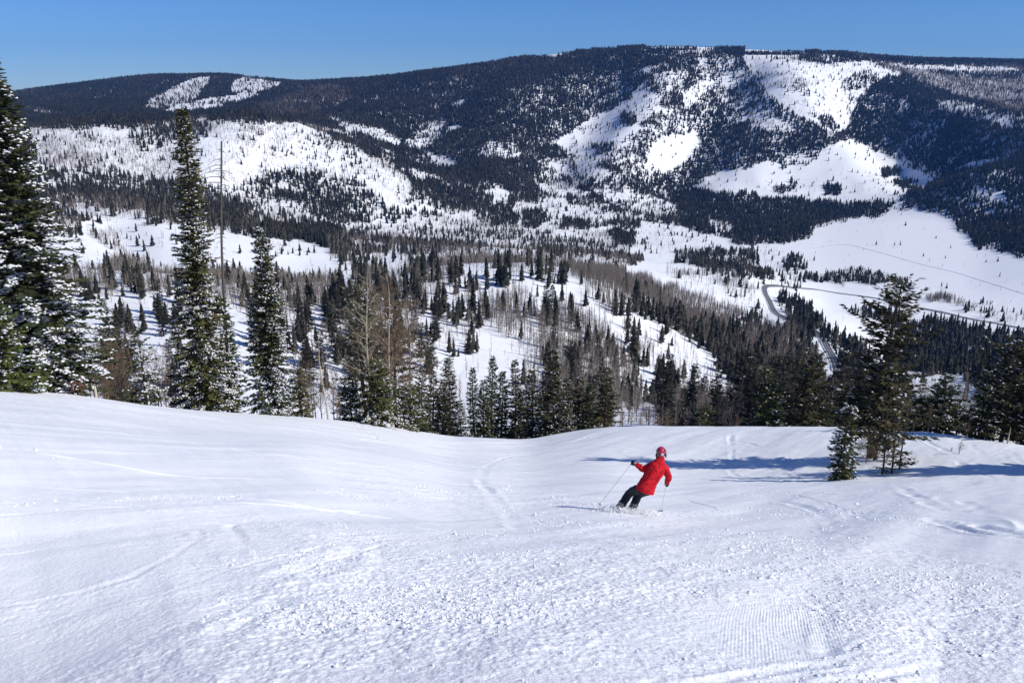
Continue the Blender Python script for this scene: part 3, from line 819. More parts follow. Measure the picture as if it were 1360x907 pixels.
# ------------------------------------------------------------------ where trees grow: stands traced over the photograph, then seeded on the terrain in world space
# (conifers, bare aspens, height factor, outline); later outlines replace earlier ones
STANDS = [
    (0.6, 0.4, 1.0, [(-200, 90), (1560, 60), (1560, 300), (-200, 300)]),
    # far left mountain
    (0.85, 0.1, 1, [(-200, 130), (20, 123), (100, 108), (200, 97), (280, 95), (380, 107), (470, 104), (470, 172), (-200, 172)]),
    (0.05, 0.1, 1, [(188, 143), (200, 132), (216, 120), (232, 112), (250, 104), (280, 101), (279, 107), (268, 118), (262, 128), (240, 136), (206, 145)]),
    (0.07, 0.05, 1, [(308, 108), (318, 103), (350, 103), (378, 110), (358, 118), (330, 124), (305, 120)]),
    (0.05, 0.05, 1, [(212, 147), (236, 136), (262, 129), (290, 127), (330, 121), (348, 124), (322, 135), (285, 143), (240, 149)]),
    (0.25, 0.2, 1, [(30, 141), (60, 143), (90, 150), (84, 153), (40, 150)]),
    (0.3, 0.1, 1, [(120, 128), (150, 120), (150, 124), (125, 131)]),
    # white hill on the left with grey aspens
    (0.06, 0.32, 0.8, [(40, 168), (100, 168), (180, 165), (215, 158), (250, 154), (330, 153), (380, 157), (420, 165), (460, 172), (500, 186), (530, 206), (548, 240), (546, 264), (500, 260), (470, 235), (420, 228), (380, 222), (340, 235), (300, 243), (230, 238), (150, 226), (50, 218)]),
    (0.05, 0.75, 0.8, [(48, 190), (100, 182), (150, 178), (165, 186), (130, 200), (120, 212), (140, 222), (60, 216)]),
    (0.03, 0.55, 0.8, [(170, 190), (215, 185), (235, 200), (225, 230), (160, 222), (150, 205)]),
    (0.45, 0.3, 0.9, [(165, 172), (205, 160), (240, 158), (280, 160), (275, 180), (255, 175), (215, 195), (190, 198), (175, 185)]),
    (0.4, 0.2, 0.9, [(205, 178), (222, 176), (225, 192), (210, 198)]),
    (0.3, 0.3, 0.9, [(255, 165), (276, 165), (276, 182), (262, 182)]),
    (0.30, 0.1, 0.9, [(282, 155), (305, 153), (305, 160), (286, 162)]),
    (0.35, 0.1, 0.9, [(310, 155), (345, 155), (345, 163), (315, 164)]),
    (0.04, 0.75, 0.8, [(330, 165), (360, 168), (340, 190), (320, 215), (310, 240), (290, 240), (295, 215), (310, 190)]),
    (0.10, 0.65, 0.8, [(365, 175), (385, 178), (362, 205), (345, 232), (325, 240), (332, 215)]),
    (0.02, 0.12, 0.8, [(345, 180), (362, 172), (350, 200), (335, 225), (326, 225)]),
    (0.16, 0.1, 0.7, [(385, 185), (455, 190), (460, 220), (395, 220), (372, 205)]),
    (0.5, 0.2, 0.9, [(420, 172), (475, 178), (480, 196), (430, 185)]),
    (0.30, 0.2, 0.9, [(452, 185), (478, 188), (478, 216), (455, 225)]),
    (0.7, 0.2, 1, [(470, 172), (500, 178), (560, 196), (600, 232), (575, 262), (556, 262), (545, 232), (520, 215), (495, 205), (480, 190)]),
    (0.10, 0.1, 1, [(498, 190), (525, 200), (530, 214), (505, 208)]),
    (0.08, 0.1, 1, [(545, 222), (575, 228), (585, 236), (560, 238)]),
    # belt of dark conifers below it
    (0.52, 0.3, 1, [(-200, 222), (60, 218), (140, 226), (230, 240), (300, 245), (345, 236), (380, 224), (430, 230), (480, 242), (520, 262), (560, 270), (620, 276), (620, 296), (540, 296), (470, 300), (400, 296), (340, 286), (180, 286), (60, 284), (-200, 284)]),
    (0.15, 0.2, 0.9, [(58, 255), (90, 248), (128, 262), (118, 272), (60, 272)]),
    (0.30, 0.45, 0.9, [(128, 255), (185, 260), (205, 274), (180, 278), (130, 268)]),
    (0.12, 0.15, 0.9, [(326, 288), (335, 272), (355, 266), (395, 268), (420, 280), (445, 288), (470, 296), (440, 299), (390, 295), (350, 294)]),
    (0.35, 0.5, 0.9, [(300, 246), (330, 252), (360, 262), (330, 268), (300, 262)]),
    (0.06, 0.1, 0.9, [(440, 286), (475, 296), (488, 303), (455, 301)]),
    (0.04, 0.1, 0.9, [(470, 286), (500, 290), (545, 303), (520, 304), (485, 296)]),
    (0.06, 0.25, 0.9, [(520, 292), (560, 282), (620, 290), (625, 302), (560, 302)]),
    (0.9, 0.3, 1, [(320, 303), (345, 296), (420, 298), (470, 305), (500, 320), (470, 330), (440, 318), (400, 312), (340, 308)]),
    # white hill with scattered young conifers
    (0.022, 0.01, 0.7, [(60, 296), (110, 288), (180, 286), (240, 290), (320, 306), (345, 310), (400, 318), (440, 335), (466, 352), (462, 364), (400, 362), (300, 356), (200, 352), (60, 352)]),
    (0.55, 0.7, 0.85, [(60, 284), (105, 284), (112, 300), (85, 303), (60, 296)]),
    (0.10, 0.5, 0.6, [(118, 300), (150, 298), (160, 318), (190, 338), (200, 352), (150, 350), (158, 330), (135, 315)]),
    (0.16, 0.02, 0.9, [(335, 312), (360, 312), (400, 320), (405, 332), (360, 336), (340, 328)]),
    (0.36, 0.4, 0.9, [(440, 310), (530, 312), (540, 360), (500, 364), (470, 352), (440, 332), (425, 320)]),
    # aspen and conifer belt under it
    (0.2, 1.1, 0.8, [(-100, 356), (90, 354), (200, 354), (300, 358), (400, 364), (450, 366), (470, 378), (440, 400), (360, 404), (320, 396), (240, 384), (180, 378), (100, 380), (-100, 380)]),
    (0.7, 0.5, 1, [(150, 356), (190, 354), (192, 372), (160, 372)]),
    # left middle slope
    (0.02, 0.02, 0.8, [(100, 384), (150, 374), (240, 380), (300, 398), (330, 402), (330, 470), (250, 480), (200, 520), (100, 520)]),
    (0.50, 0.25, 0.95, [(108, 372), (150, 374), (155, 388), (130, 392), (110, 384)]),
    (0.6, 0.1, 1, [(178, 390), (200, 386), (200, 416), (184, 410)]),
    (0.7, 0.1, 1, [(208, 388), (246, 396), (250, 450), (232, 440), (214, 415)]),
    (0.4, 0.1, 1, [(160, 405), (175, 405), (175, 425), (160, 430)]),
    (0.55, 0.2, 1, [(150, 440), (180, 430), (184, 478), (150, 480)]),
    (0.20, 0.1, 0.9, [(320, 402), (440, 404), (450, 440), (400, 470), (330, 450)]),
    (0.5, 0.3, 1, [(330, 404), (410, 405), (405, 432), (380, 452), (356, 436)]),
    (0.10, 0.1, 0.9, [(380, 445), (450, 440), (450, 500), (380, 500)]),
    (0.38, 0.5, 1, [(430, 372), (560, 368), (566, 400), (540, 470), (470, 490), (450, 450), (430, 410)]),
    # middle hill
    (0.20, 0.32, 0.85, [(450, 302), (560, 300), (700, 298), (760, 312), (830, 322), (860, 338), (830, 352), (760, 348), (690, 345), (640, 350), (600, 362), (540, 366), (470, 366)]),
    (0.03, 0.05, 0.9, [(503, 360), (515, 330), (535, 320), (542, 335), (545, 360)]),
    (0.10, 0.5, 0.8, [(590, 330), (650, 330), (650, 350), (600, 350)]),
    (0.05, 0.15, 0.9, [(652, 322), (712, 336), (708, 342), (660, 336)]),
    (0.60, 0.5, 0.9, [(585, 350), (640, 346), (690, 346), (752, 350), (756, 366), (700, 362), (640, 368), (590, 378)]),
    (0.03, 0.05, 0.9, [(625, 372), (700, 366), (780, 372), (800, 386), (745, 384), (700, 376), (640, 380)]),
    (0.25, 0.75, 1, [(560, 372), (625, 378), (630, 400), (590, 410), (560, 400)]),
    (0.42, 0.25, 1, [(562, 392), (600, 385), (635, 410), (640, 440), (612, 462), (590, 440), (565, 430)]),
    (0.5, 0.1, 1, [(560, 445), (586, 440), (590, 475), (562, 475)]),
    (0.10, 0.75, 0.9, [(628, 385), (700, 380), (716, 400), (700, 440), (660, 430), (640, 410)]),
    (0.015, 0.03, 0.8, [(556, 480), (600, 470), (640, 445), (690, 450), (700, 470), (690, 530), (560, 540)]),
    (0.05, 0.35, 0.9, [(690, 445), (718, 430), (722, 480), (740, 520), (700, 520)]),
    (0.14, 1.7, 0.95, [(712, 412), (735, 396), (770, 400), (800, 420), (830, 455), (852, 500), (862, 545), (800, 555), (740, 520), (716, 470)]),
    (0.5, 0.2, 1, [(715, 395), (735, 388), (740, 400), (720, 412)]),
    (0.02, 0.04, 0.8, [(745, 380), (780, 382), (820, 412), (850, 450), (875, 500), (900, 540), (870, 552), (850, 500), (825, 450), (795, 418), (760, 398)]),
    (0.18, 0.9, 0.8, [(760, 372), (830, 384), (850, 404), (838, 414), (800, 396)]),
    (0.30, 0.6, 0.9, [(815, 412), (855, 430), (865, 452), (890, 500), (865, 478), (840, 450)]),
    (0.05, 0.08, 0.9, [(820, 400), (845, 402), (890, 436), (940, 470), (1000, 508), (990, 520), (940, 500), (890, 470), (850, 435)]),
    (0.14, 0.3, 0.8, [(868, 450), (920, 475), (945, 500), (900, 510), (876, 480)]),
    (0.55, 0.15, 1, [(845, 462), (868, 468), (872, 485), (850, 485)]),
    (0.6, 0.2, 1, [(862, 485), (895, 488), (910, 520), (890, 520), (868, 505)]),
    (0.03, 2.4, 0.8, [(752, 346), (830, 352), (905, 382), (1000, 408), (1025, 425), (1010, 445), (940, 430), (870, 398), (780, 370)]),
    (0.42, 0.35, 0.9, [(806, 394), (850, 384), (905, 416), (960, 442), (960, 462), (905, 440), (858, 414), (830, 398)]),
    (0.38, 0.7, 0.85, [(855, 560), (880, 525), (930, 512), (1000, 522), (1020, 560), (1000, 575), (860, 575)]),
    # forested nose on the right
    (0.6, 0.7, 0.95, [(905, 416), (960, 430), (1000, 405), (1010, 380), (1040, 384), (1085, 418), (1130, 450), (1180, 490), (1200, 520), (1200, 570), (1010, 570), (990, 505), (940, 460)]),
    (0.9, 0.1, 1, [(1022, 382), (1045, 384), (1090, 420), (1140, 454), (1170, 490), (1120, 480), (1060, 430)]),
    (0.25, 1.3, 1, [(1000, 425), (1060, 440), (1080, 470), (1040, 480), (990, 455)]),
    # valley floor
    (0.72, 0.4, 1, [(600, 200), (760, 215), (800, 245), (760, 260), (700, 262), (650, 290), (600, 292)]),
    (0.10, 0.12, 0.8, [(690, 268), (760, 252), (800, 248), (860, 258), (900, 272), (898, 284), (850, 288), (760, 300), (690, 300), (650, 290)]),
    (0.55, 0.2, 0.9, [(752, 250), (800, 252), (800, 268), (760, 268)]),
    (0.30, 0.15, 0.9, [(800, 265), (838, 270), (830, 284), (800, 280)]),
    (0.02, 0.03, 0.9, [(655, 248), (678, 250), (672, 272), (652, 270)]),
    (0.9, 0.4, 0.9, [(648, 272), (685, 274), (685, 298), (650, 298)]),
    (0.85, 0.4, 0.9, [(690, 278), (720, 278), (720, 298), (692, 298)]),
    (0.8, 0.4, 0.9, [(745, 288), (782, 290), (782, 302), (748, 302)]),
    (0.06, 0.25, 0.9, [(620, 292), (700, 298), (780, 304), (840, 310), (900, 322), (900, 332), (830, 322), (760, 312), (700, 304), (620, 302)]),
    (0.9, 0.3, 1, [(815, 306), (850, 304), (850, 318), (820, 318)]),
    (0.9, 0.25, 1, [(860, 240), (930, 244), (1000, 256), (1090, 270), (1185, 270), (1180, 280), (1130, 288), (1085, 298), (1070, 312), (1045, 320), (1000, 322), (960, 316), (930, 306), (900, 290), (900, 272)]),
    (0.05, 0.2, 0.9, [(948, 290), (975, 294), (962, 306), (945, 300)]),
    (0.04, 0.05, 0.8, [(855, 294), (905, 296), (950, 318), (1000, 326), (1040, 330), (1066, 340), (1060, 378), (1000, 376), (940, 352), (880, 338), (840, 322)]),
    (0.55, 0.5, 0.8, [(900, 330), (1000, 326), (1010, 345), (960, 350), (900, 342)]),
    (0.7, 0.2, 0.9, [(1040, 330), (1065, 332), (1078, 345), (1066, 356), (1044, 352)]),
    (0.35, 0.4, 0.7, [(930, 346), (1000, 350), (1030, 358), (1030, 364), (940, 358)]),
    (0.10, 0.5, 0.8, [(880, 352), (960, 358), (1000, 376), (1010, 400), (960, 392), (900, 372)]),
    # lake and meadows
    (0.0015, 0.004, 0.6, [(1060, 318), (1085, 302), (1140, 290), (1190, 277), (1215, 273), (1268, 284), (1285, 312), (1320, 328), (1560, 336), (1560, 410), (1360, 410), (1250, 396), (1180, 384), (1068, 352)]),
    (0.5, 0.5, 0.6, [(1092, 356), (1130, 350), (1200, 364), (1212, 374), (1150, 371), (1100, 365)]),
    (0.02, 1.2, 0.35, [(1234, 388), (1250, 384), (1274, 390), (1270, 396), (1245, 396)]),
    (0.02, 0.9, 0.3, [(1270, 396), (1284, 395), (1284, 401), (1270, 402)]),
    (0.22, 0.3, 0.55, [(1060, 360), (1120, 366), (1120, 374), (1064, 368)]),
    (0.12, 0.1, 0.6, [(1280, 402), (1310, 398), (1360, 410), (1420, 420), (1420, 436), (1360, 428), (1300, 414)]),
    (0.002, 0.004, 0.6, [(1046, 386), (1100, 390), (1180, 403), (1290, 427), (1300, 430), (1230, 425), (1190, 412), (1150, 404), (1132, 402), (1140, 415), (1170, 430), (1165, 448), (1150, 456), (1120, 440), (1085, 415)]),
    (0.8, 0.4, 0.75, [(1130, 403), (1160, 404), (1200, 414), (1210, 430), (1180, 428), (1140, 414)]),
    (0.95, 0.15, 1, [(1205, 424), (1240, 420), (1300, 432), (1360, 445), (1560, 460), (1560, 520), (1360, 515), (1310, 512), (1270, 490), (1225, 482), (1195, 478), (1170, 460)]),
    (0.02, 0.03, 0.8, [(1190, 490), (1220, 482), (1262, 482), (1300, 498), (1306, 515), (1270, 530), (1220, 520)]),
    (0.20, 0.35, 0.9, [(1200, 520), (1270, 530), (1360, 520), (1560, 530), (1560, 600), (1360, 590), (1200, 565)]),
    # mountain across the valley: dark forest, then the white faces
    (0.95, 0.3, 1, [(300, 140), (400, 108), (500, 103), (600, 92), (700, 78), (780, 67), (860, 60), (860, 110), (820, 130), (760, 180), (730, 215), (680, 235), (600, 230), (540, 200), (470, 172), (400, 162), (300, 156)]),
    (0.55, 0.9, 1, [(340, 140), (400, 118), (460, 112), (470, 130), (420, 150), (360, 156)]),
    (0.25, 0.1, 1, [(540, 185), (556, 168), (580, 152), (592, 160), (588, 180), (566, 196), (545, 196)]),
    (0.12, 0.1, 1, [(540, 186), (565, 180), (572, 192), (555, 200)]),
    (0.04, 0.02, 1, [(594, 168), (612, 163), (614, 168), (600, 174)]),
    (0.35, 0.1, 1, [(478, 132), (503, 124), (503, 128), (482, 138)]),
    (0.4, 0.1, 1, [(600, 135), (618, 128), (616, 140), (604, 140)]),
    (0.30, 0.15, 1, [(630, 200), (650, 184), (680, 188), (695, 198), (690, 208), (640, 210)]),
    (0.04, 0.03, 1, [(735, 188), (770, 165), (800, 148), (815, 140), (835, 126), (850, 112), (862, 112), (870, 138), (862, 156), (845, 172), (830, 190), (806, 205), (795, 222), (775, 214), (755, 200)]),
    (0.55, 0.05, 1, [(820, 150), (838, 145), (850, 158), (838, 165), (822, 160)]),
    (0.45, 0.05, 1, [(785, 190), (812, 186), (812, 200), (788, 204)]),
    (0.55, 0.05, 1, [(732, 160), (765, 150), (800, 130), (830, 110), (850, 100), (835, 122), (800, 146), (760, 168), (735, 186)]),
    (0.25, 0.1, 1, [(720, 205), (740, 208), (770, 225), (790, 242), (770, 245), (735, 244), (718, 232), (735, 225)]),
    (0.65, 0.2, 1, [(850, 62), (990, 64), (985, 90), (960, 96), (930, 110), (900, 118), (868, 108), (845, 90)]),
    (0.10, 0.1, 1, [(886, 66), (930, 63), (960, 66), (920, 70)]),
    (0.18, 0.15, 1, [(868, 96), (915, 92), (910, 112), (880, 120), (870, 110)]),
    (0.95, 0.05, 1, [(868, 245), (880, 215), (905, 185), (925, 160), (940, 130), (960, 108), (985, 100), (1005, 112), (1010, 140), (985, 170), (960, 200), (930, 240)]),
    (0.03, 0.03, 1, [(860, 190), (890, 178), (930, 174), (932, 186), (918, 205), (900, 220), (872, 232), (862, 215)]),
    (0.6, 0.08, 1, [(905, 150), (925, 115), (955, 95), (985, 92), (985, 110), (960, 130), (945, 165), (925, 172), (905, 165)]),
    (0.5, 0.08, 1, [(960, 130), (1000, 110), (1030, 135), (1060, 155), (1080, 175), (1040, 178), (990, 165), (960, 185)]),
    (0.85, 0.05, 1, [(900, 246), (940, 212), (980, 182), (1020, 165), (1060, 172), (1095, 188), (1088, 206), (1040, 206), (1000, 216), (960, 226), (920, 246)]),
    (0.022, 0.06, 1, [(985, 72), (1060, 70), (1140, 74), (1200, 96), (1180, 108), (1155, 120), (1140, 150), (1125, 168), (1105, 178), (1075, 160), (1040, 140), (1015, 118), (1000, 95)]),
    (0.45, 0.2, 1, [(1060, 70), (1140, 73), (1155, 79), (1100, 82), (1060, 78)]),
    (0.14, 0.55, 0.9, [(1005, 96), (1050, 92), (1080, 112), (1050, 118), (1015, 112)]),
    (0.30, 0.1, 1, [(1115, 108), (1140, 96), (1160, 90), (1165, 105), (1140, 118), (1120, 120)]),
    (0.55, 0.1, 1, [(1070, 145), (1100, 152), (1115, 166), (1090, 166)]),
    (0.011, 0.01, 0.9, [(918, 250), (960, 228), (1000, 218), (1060, 206), (1100, 192), (1130, 184), (1180, 206), (1240, 236), (1222, 250), (1190, 266), (1130, 268), (1060, 264), (1000, 256), (950, 254)]),
    (0.6, 0.05, 1, [(1168, 222), (1196, 222), (1196, 232), (1172, 234)]),
    (0.5, 0.05, 1, [(1194, 236), (1216, 236), (1214, 248), (1196, 248)]),
    (0.6, 0.05, 1, [(1096, 244), (1122, 242), (1122, 257), (1100, 258)]),
    (0.45, 0.05, 1, [(1030, 208), (1095, 196), (1088, 214), (1035, 222)]),
    (0.35, 0.05, 1, [(1030, 246), (1056, 240), (1056, 250), (1035, 254)]),
    (0.5, 0.05, 1, [(978, 208), (996, 204), (996, 222), (980, 222)]),
    (0.98, 0.02, 1, [(1134, 150), (1140, 130), (1160, 112), (1180, 100), (1215, 106), (1235, 122), (1250, 142), (1300, 156), (1330, 165), (1330, 200), (1290, 222), (1255, 236), (1200, 206), (1134, 182)]),
    (0.25, 0.05, 1, [(1190, 134), (1205, 130), (1212, 142), (1196, 146)]),
    (0.20, 0.15, 1, [(1235, 128), (1275, 132), (1330, 148), (1400, 158), (1400, 176), (1330, 165), (1270, 150)]),
    (0.06, 1.0, 0.9, [(1160, 84), (1260, 86), (1560, 90), (1560, 150), (1400, 152), (1340, 146), (1280, 128), (1210, 102)]),
    (0.85, 0.1, 1, [(1160, 77), (1360, 82), (1560, 84), (1560, 87), (1360, 85), (1160, 81)]),
    (0.05, 0.05, 0.9, [(1180, 84), (1330, 88), (1360, 92), (1280, 94), (1200, 88)]),
    (0.55, 0.4, 0.9, [(1235, 92), (1300, 94), (1370, 92), (1370, 102), (1300, 102), (1240, 98)]),
    (0.65, 0.2, 1, [(1280, 168), (1560, 172), (1560, 240), (1300, 240), (1262, 240), (1290, 222), (1325, 200)]),
    (0.06, 0.05, 1, [(1268, 222), (1290, 210), (1330, 206), (1320, 214), (1285, 222)]),
    (0.96, 0.05, 1, [(1235, 262), (1262, 240), (1300, 236), (1560, 236), (1560, 336), (1340, 334), (1295, 324), (1285, 300), (1262, 284), (1215, 272)]),
    (0.20, 0.05, 1, [(1290, 245), (1330, 250), (1335, 262), (1300, 262)]),
    (0.0, 0.05, 0.5, [(1006, 379), (1034, 379), (1036, 400), (1040, 432), (1018, 432), (1008, 400)]),
    (0.0, 0.05, 0.5, [(1080, 440), (1092, 438), (1106, 455), (1118, 480), (1124, 512), (1102, 512), (1090, 480)]),
    # breaks of snow between the belts of forest
    (0.06, 0.25, 0.8, [(100, 268), (160, 272), (215, 282), (200, 288), (130, 282), (95, 276)]),
    (0.05, 0.30, 0.8, [(560, 284), (620, 280), (650, 292), (640, 300), (575, 300)]),
    (0.05, 0.25, 0.8, [(470, 300), (540, 306), (580, 312), (560, 318), (500, 312)]),
    (0.05, 0.40, 0.8, [(575, 322), (640, 326), (655, 338), (600, 344), (572, 336)]),
    (0.04, 0.20, 0.8, [(640, 314), (720, 326), (716, 336), (650, 326)]),
    (0.05, 0.30, 0.8, [(700, 340), (760, 338), (800, 334), (830, 342), (800, 348), (720, 350)]),
    (0.05, 0.15, 0.8, [(755, 205), (790, 214), (810, 228), (800, 240), (770, 232)]),
    (0.08, 0.20, 0.8, [(560, 196), (600, 206), (612, 220), (580, 224)]),
    (0.10, 0.20, 0.8, [(430, 152), (470, 160), (520, 176), (540, 190), (505, 186), (460, 172)]),
    (0.08, 0.20, 0.8, [(700, 236), (745, 244), (790, 252), (770, 258), (715, 250)]),
    (0.10, 0.1, 0.8, [(855, 120), (880, 125), (872, 150), (858, 160), (850, 140)]),
    (0.10, 0.15, 0.8, [(1000, 150), (1040, 158), (1062, 170), (1030, 174), (995, 166)]),
    (0.12, 0.15, 0.8, [(905, 122), (940, 104), (952, 108), (930, 130), (912, 146)]),
    (0.015, 0.02, 0.8, [(100, 392), (150, 382), (180, 384), (196, 392), (176, 396), (184, 420), (160, 400), (150, 436), (110, 430)]),
    (0.015, 0.02, 0.8, [(250, 400), (300, 402), (330, 410), (326, 470), (262, 470)]),
    (0.02, 0.1, 0.8, [(812, 528), (838, 520), (872, 545), (880, 560), (830, 566), (812, 556)]),
    # hidden and near ground is planted by hand
    (0.0, 0.0, 1, [(-300, 545), (100, 520), (400, 540), (700, 560), (1000, 560), (1200, 560), (1700, 620), (1700, 1200), (-300, 1200)]),
]
DG = 2
gx, gy = np.meshgrid(np.arange(-220, 1580, DG), np.arange(50, 620, DG))
Dc = np.zeros(gx.shape, np.float32); Da = np.zeros(gx.shape, np.float32); Dh = np.ones(gx.shape, np.float32)
wx = gx + 8.0 * fbm(gx / 22.0, gy / 12.0, 3, 200) * np.clip(gy / 200, 0.5, 1.4)
wy = gy + 4.5 * fbm(gx / 22.0, gy / 12.0, 3, 205) * np.clip(gy / 200, 0.5, 1.4)
for dc, da, hf, poly in STANDS:
    P_ = np.array(poly)
    bx = (gx[0] > P_[:, 0].min() - 20) & (gx[0] < P_[:, 0].max() + 20)
    by = (gy[:, 0] > P_[:, 1].min() - 20) & (gy[:, 0] < P_[:, 1].max() + 20)
    sl_ = np.ix_(by, bx)
    m = inpoly(wx[sl_], wy[sl_], poly)
    for arr, val in ((Dc, dc), (Da, da), (Dh, hf)):
        sub = arr[sl_]; sub[m] = val; arr[sl_] = sub


def look(arr, px, py):
    ix = np.round((px - gx[0, 0]) / DG).astype(int); iy = np.round((py - gy[0, 0]) / DG).astype(int)
    ok = (ix >= 0) & (ix < gx.shape[1]) & (iy >= 0) & (iy < gx.shape[0])
    out = np.zeros(px.shape)
    out[ok] = arr[iy[ok], ix[ok]]
    return out


def seed_trees(n, r0, r1, which, seed, hmean):
    r_ = np.random.default_rng(seed)
    az = r_.uniform(math.radians(-41), math.radians(41), n)
    rr = np.sqrt(r_.uniform(r0 * r0, r1 * r1, n))
    x = rr * np.sin(az); y = rr * np.cos(az)
    z = hgt(x, y)
    px, py, dep = proj(x, y, z)
    hp = hmean / dep * FPX
    dens = look(which, px, py - 0.65 * hp)
    clump = fbm(x / 30, y / 30, 3, 300) + 0.7 * fbm(x / 110, y / 110, 2, 310)
    dens = dens * np.clip(1 + np.where(dens > 0.78, 0.5, 1.0) * clump, 0.10, 1.6)
    keep = r_.random(n) < dens / 1.6
    x, y, z, px, py, dep = x[keep], y[keep], z[keep], px[keep], py[keep], dep[keep]
    h = hmean * np.maximum(look(Dh, px, py), 0.5) * np.clip(r_.normal(0.95, 0.30, len(x)), 0.3, 1.7)
    rr = np.hypot(x, y)
    vis = (z + h) / rr > horizon_tan(x, y) + 0.0004
    inb = (px > -190) & (px < 1550)
    k = vis & inb
    area = 0.5 * (r1 * r1 - r0 * r0) * math.radians(82)
    return x[k], y[k], h[k], px[k], py[k], dep[k]


def density_n(r0, r1, per_m2):
    return int(0.5 * (r1 * r1 - r0 * r0) * math.radians(82) * per_m2 * 1.6)


con = [seed_trees(density_n(*q), q[0], q[1], Dc, 1 + i, hm) for i, (q, hm) in enumerate([((150, 620, 1 / 26.), 12.0), ((620, 1300, 1 / 29.), 11.0), ((1300, 2100, 1 / 28.), 11.0), ((2100, 3600, 1 / 19.), 10.5), ((3600, 5000, 1 / 32.), 10.5)])]
asp = [seed_trees(density_n(*q), q[0], q[1], Da, 11 + i, hm) for i, (q, hm) in enumerate([((150, 620, 1 / 5.5), 8.5), ((620, 1300, 1 / 7.), 8.5), ((1300, 2100, 1 / 9.), 8.5), ((2100, 5000, 1 / 14.), 10.0)])]
con = [np.concatenate(v) for v in zip(*con)]
asp = [np.concatenate(v) for v in zip(*asp)]
con_size = con[2] / con[5] * FPX * ((con[3] > -10) & (con[3] < 1370) | (con[2] / con[5] * FPX < 20))
asp_size = asp[2] / asp[5] * FPX * ((asp[3] > -10) & (asp[3] < 1370) | (asp[2] / asp[5] * FPX < 20))
print('conifers', len(con[0]), 'aspens', len(asp[0]), 'sizes', np.sort(con_size)[-300::60], np.sort(asp_size)[-300::60])
ROAD_PTS = [[(1112, 492), (1106, 474), (1097, 459), (1086, 444)], [(1029, 414), (1022, 400), (1016, 388), (1015, 382)]]
N_CON, N_ASP = 225, 230
ordc = np.argsort(-con_size); orda = np.argsort(-asp_size)
IND_C, REST_C = ordc[:N_CON], ordc[N_CON:]
IND_A, REST_A = orda[:N_ASP], orda[N_ASP:]


def forest(name, data, rest, size, lods, ratio, mat, label, cat, seed):
    x, y, h, px, py, dep = [d[rest] for d in data]
    sz = size[rest]
    VV, FF, TT, n = [], [], [], 0
    r_ = np.random.default_rng(seed)
    for lo, hi, variants in lods:
        k = (sz >= lo) & (sz < hi)
        if not k.any(): continue
        w = h[k] * ratio * r_.uniform(0.75, 1.35, k.sum())
        v, f, t, nn = stuff_mesh(name, x[k], y[k], h[k], w, variants, mat, tint_shift=0.22 * fbm(x[k] / 160, y[k] / 160, 3, 400), seed=seed + int(lo))
        VV += v; FF += [q + n for q in f]; TT += t; n += nn
        print(name, lo, hi, k.sum())
    me = mesh_from(name, np.concatenate(VV), [np.concatenate(FF)], [mat], attrs={'tint': ('FACE', np.concatenate(TT))})
    tag(link(name, me), label, cat, kind='stuff')


forest('conifer_forest', con, REST_C, con_size,
       [(0, 5.5, [lod_conifer(i, 2, 5, 0.20) for i in range(8)]),
        (5.5, 11, [lod_conifer(20 + i, 4, 6, 0.19) for i in range(10)]),
        (11, 20, [lod_conifer(40 + i, 7, 7, 0.18) for i in range(12)]),
        (20, 999, [lod_conifer(60 + i, 12, 9, 0.17) for i in range(14)])], 1.0, M_FAR,
       'dark conifer forest spread over the valley and the mountain faces', 'forest', 5)
forest('aspen_forest', asp, REST_A, asp_size,
       [(0, 6, [lod_aspen(i, 6, 0.034) for i in range(8)]),
        (6, 14, [lod_aspen(20 + i, 14, 0.020) for i in range(10)]),
        (14, 999, [lod_aspen(40 + i, 26, 0.011) for i in range(12)])], 1.0, M_ASPEN,
       'leafless grey brown aspen woods between the conifers', 'forest', 6)
# ------------------------------------------------------------------ trees standing by the run, each with its own mesh
def ground_at(px, r):
    py = 560.0
    for _ in range(12):
        x, y = world_at(px, py, r)
        z = float(hgt(x, y))
        _, p2, _ = proj(x, y, z)
        py = float(p2)
    return float(x), float(y), z


def height_for(x, y, z, apex):
    lo, hi = 0.2, 60.0
    for _ in range(50):
        m = (lo + hi) / 2
        if float(proj(x, y, z + m)[1]) > apex: lo = m
        else: hi = m
    return lo


def plant(name, label, cat, px, r, group=None):
    x, y, z = ground_at(px, r)
    e = bpy.data.objects.new(name, None)
    COL.objects.link(e)
    e.empty_display_size = 0.5
    e.location = (x, y, z - 0.03)
    tag(e, label, cat, group)
    return e, (x, y, z)


def fir(px, r, apex, Rb, label, seed, mat=None, name='fir_tree', group=None, **k):
    e, (x, y, z) = plant(name, label, 'tree', px, r, group)
    H = height_for(x, y, z, apex)
    t, c, s = conifer(H, Rb, seed, **k)
    link('trunk', t.mesh('trunk', M_BARK, True), e)
    link('crown', c.mesh('crown', mat or M_FIR), e)
    if s.n: link('snow_clumps', s.mesh('snow_clumps', M_TREESNOW, smooth=True), e)
    return e


def bare(px, r, apex, label, seed, mt=None, mc=None, name='bare_aspen', group=None, **k):
    e, (x, y, z) = plant(name, label, 'tree', px, r, group)
    H = height_for(x, y, z, apex)
    t, c = bare_tree(H, seed, **k)
    link('trunk', t.mesh('trunk', mt or M_ASPEN, smooth=True), e)
    link('crown', c.mesh('crown', mc or mt or M_ASPEN), e)
    return e


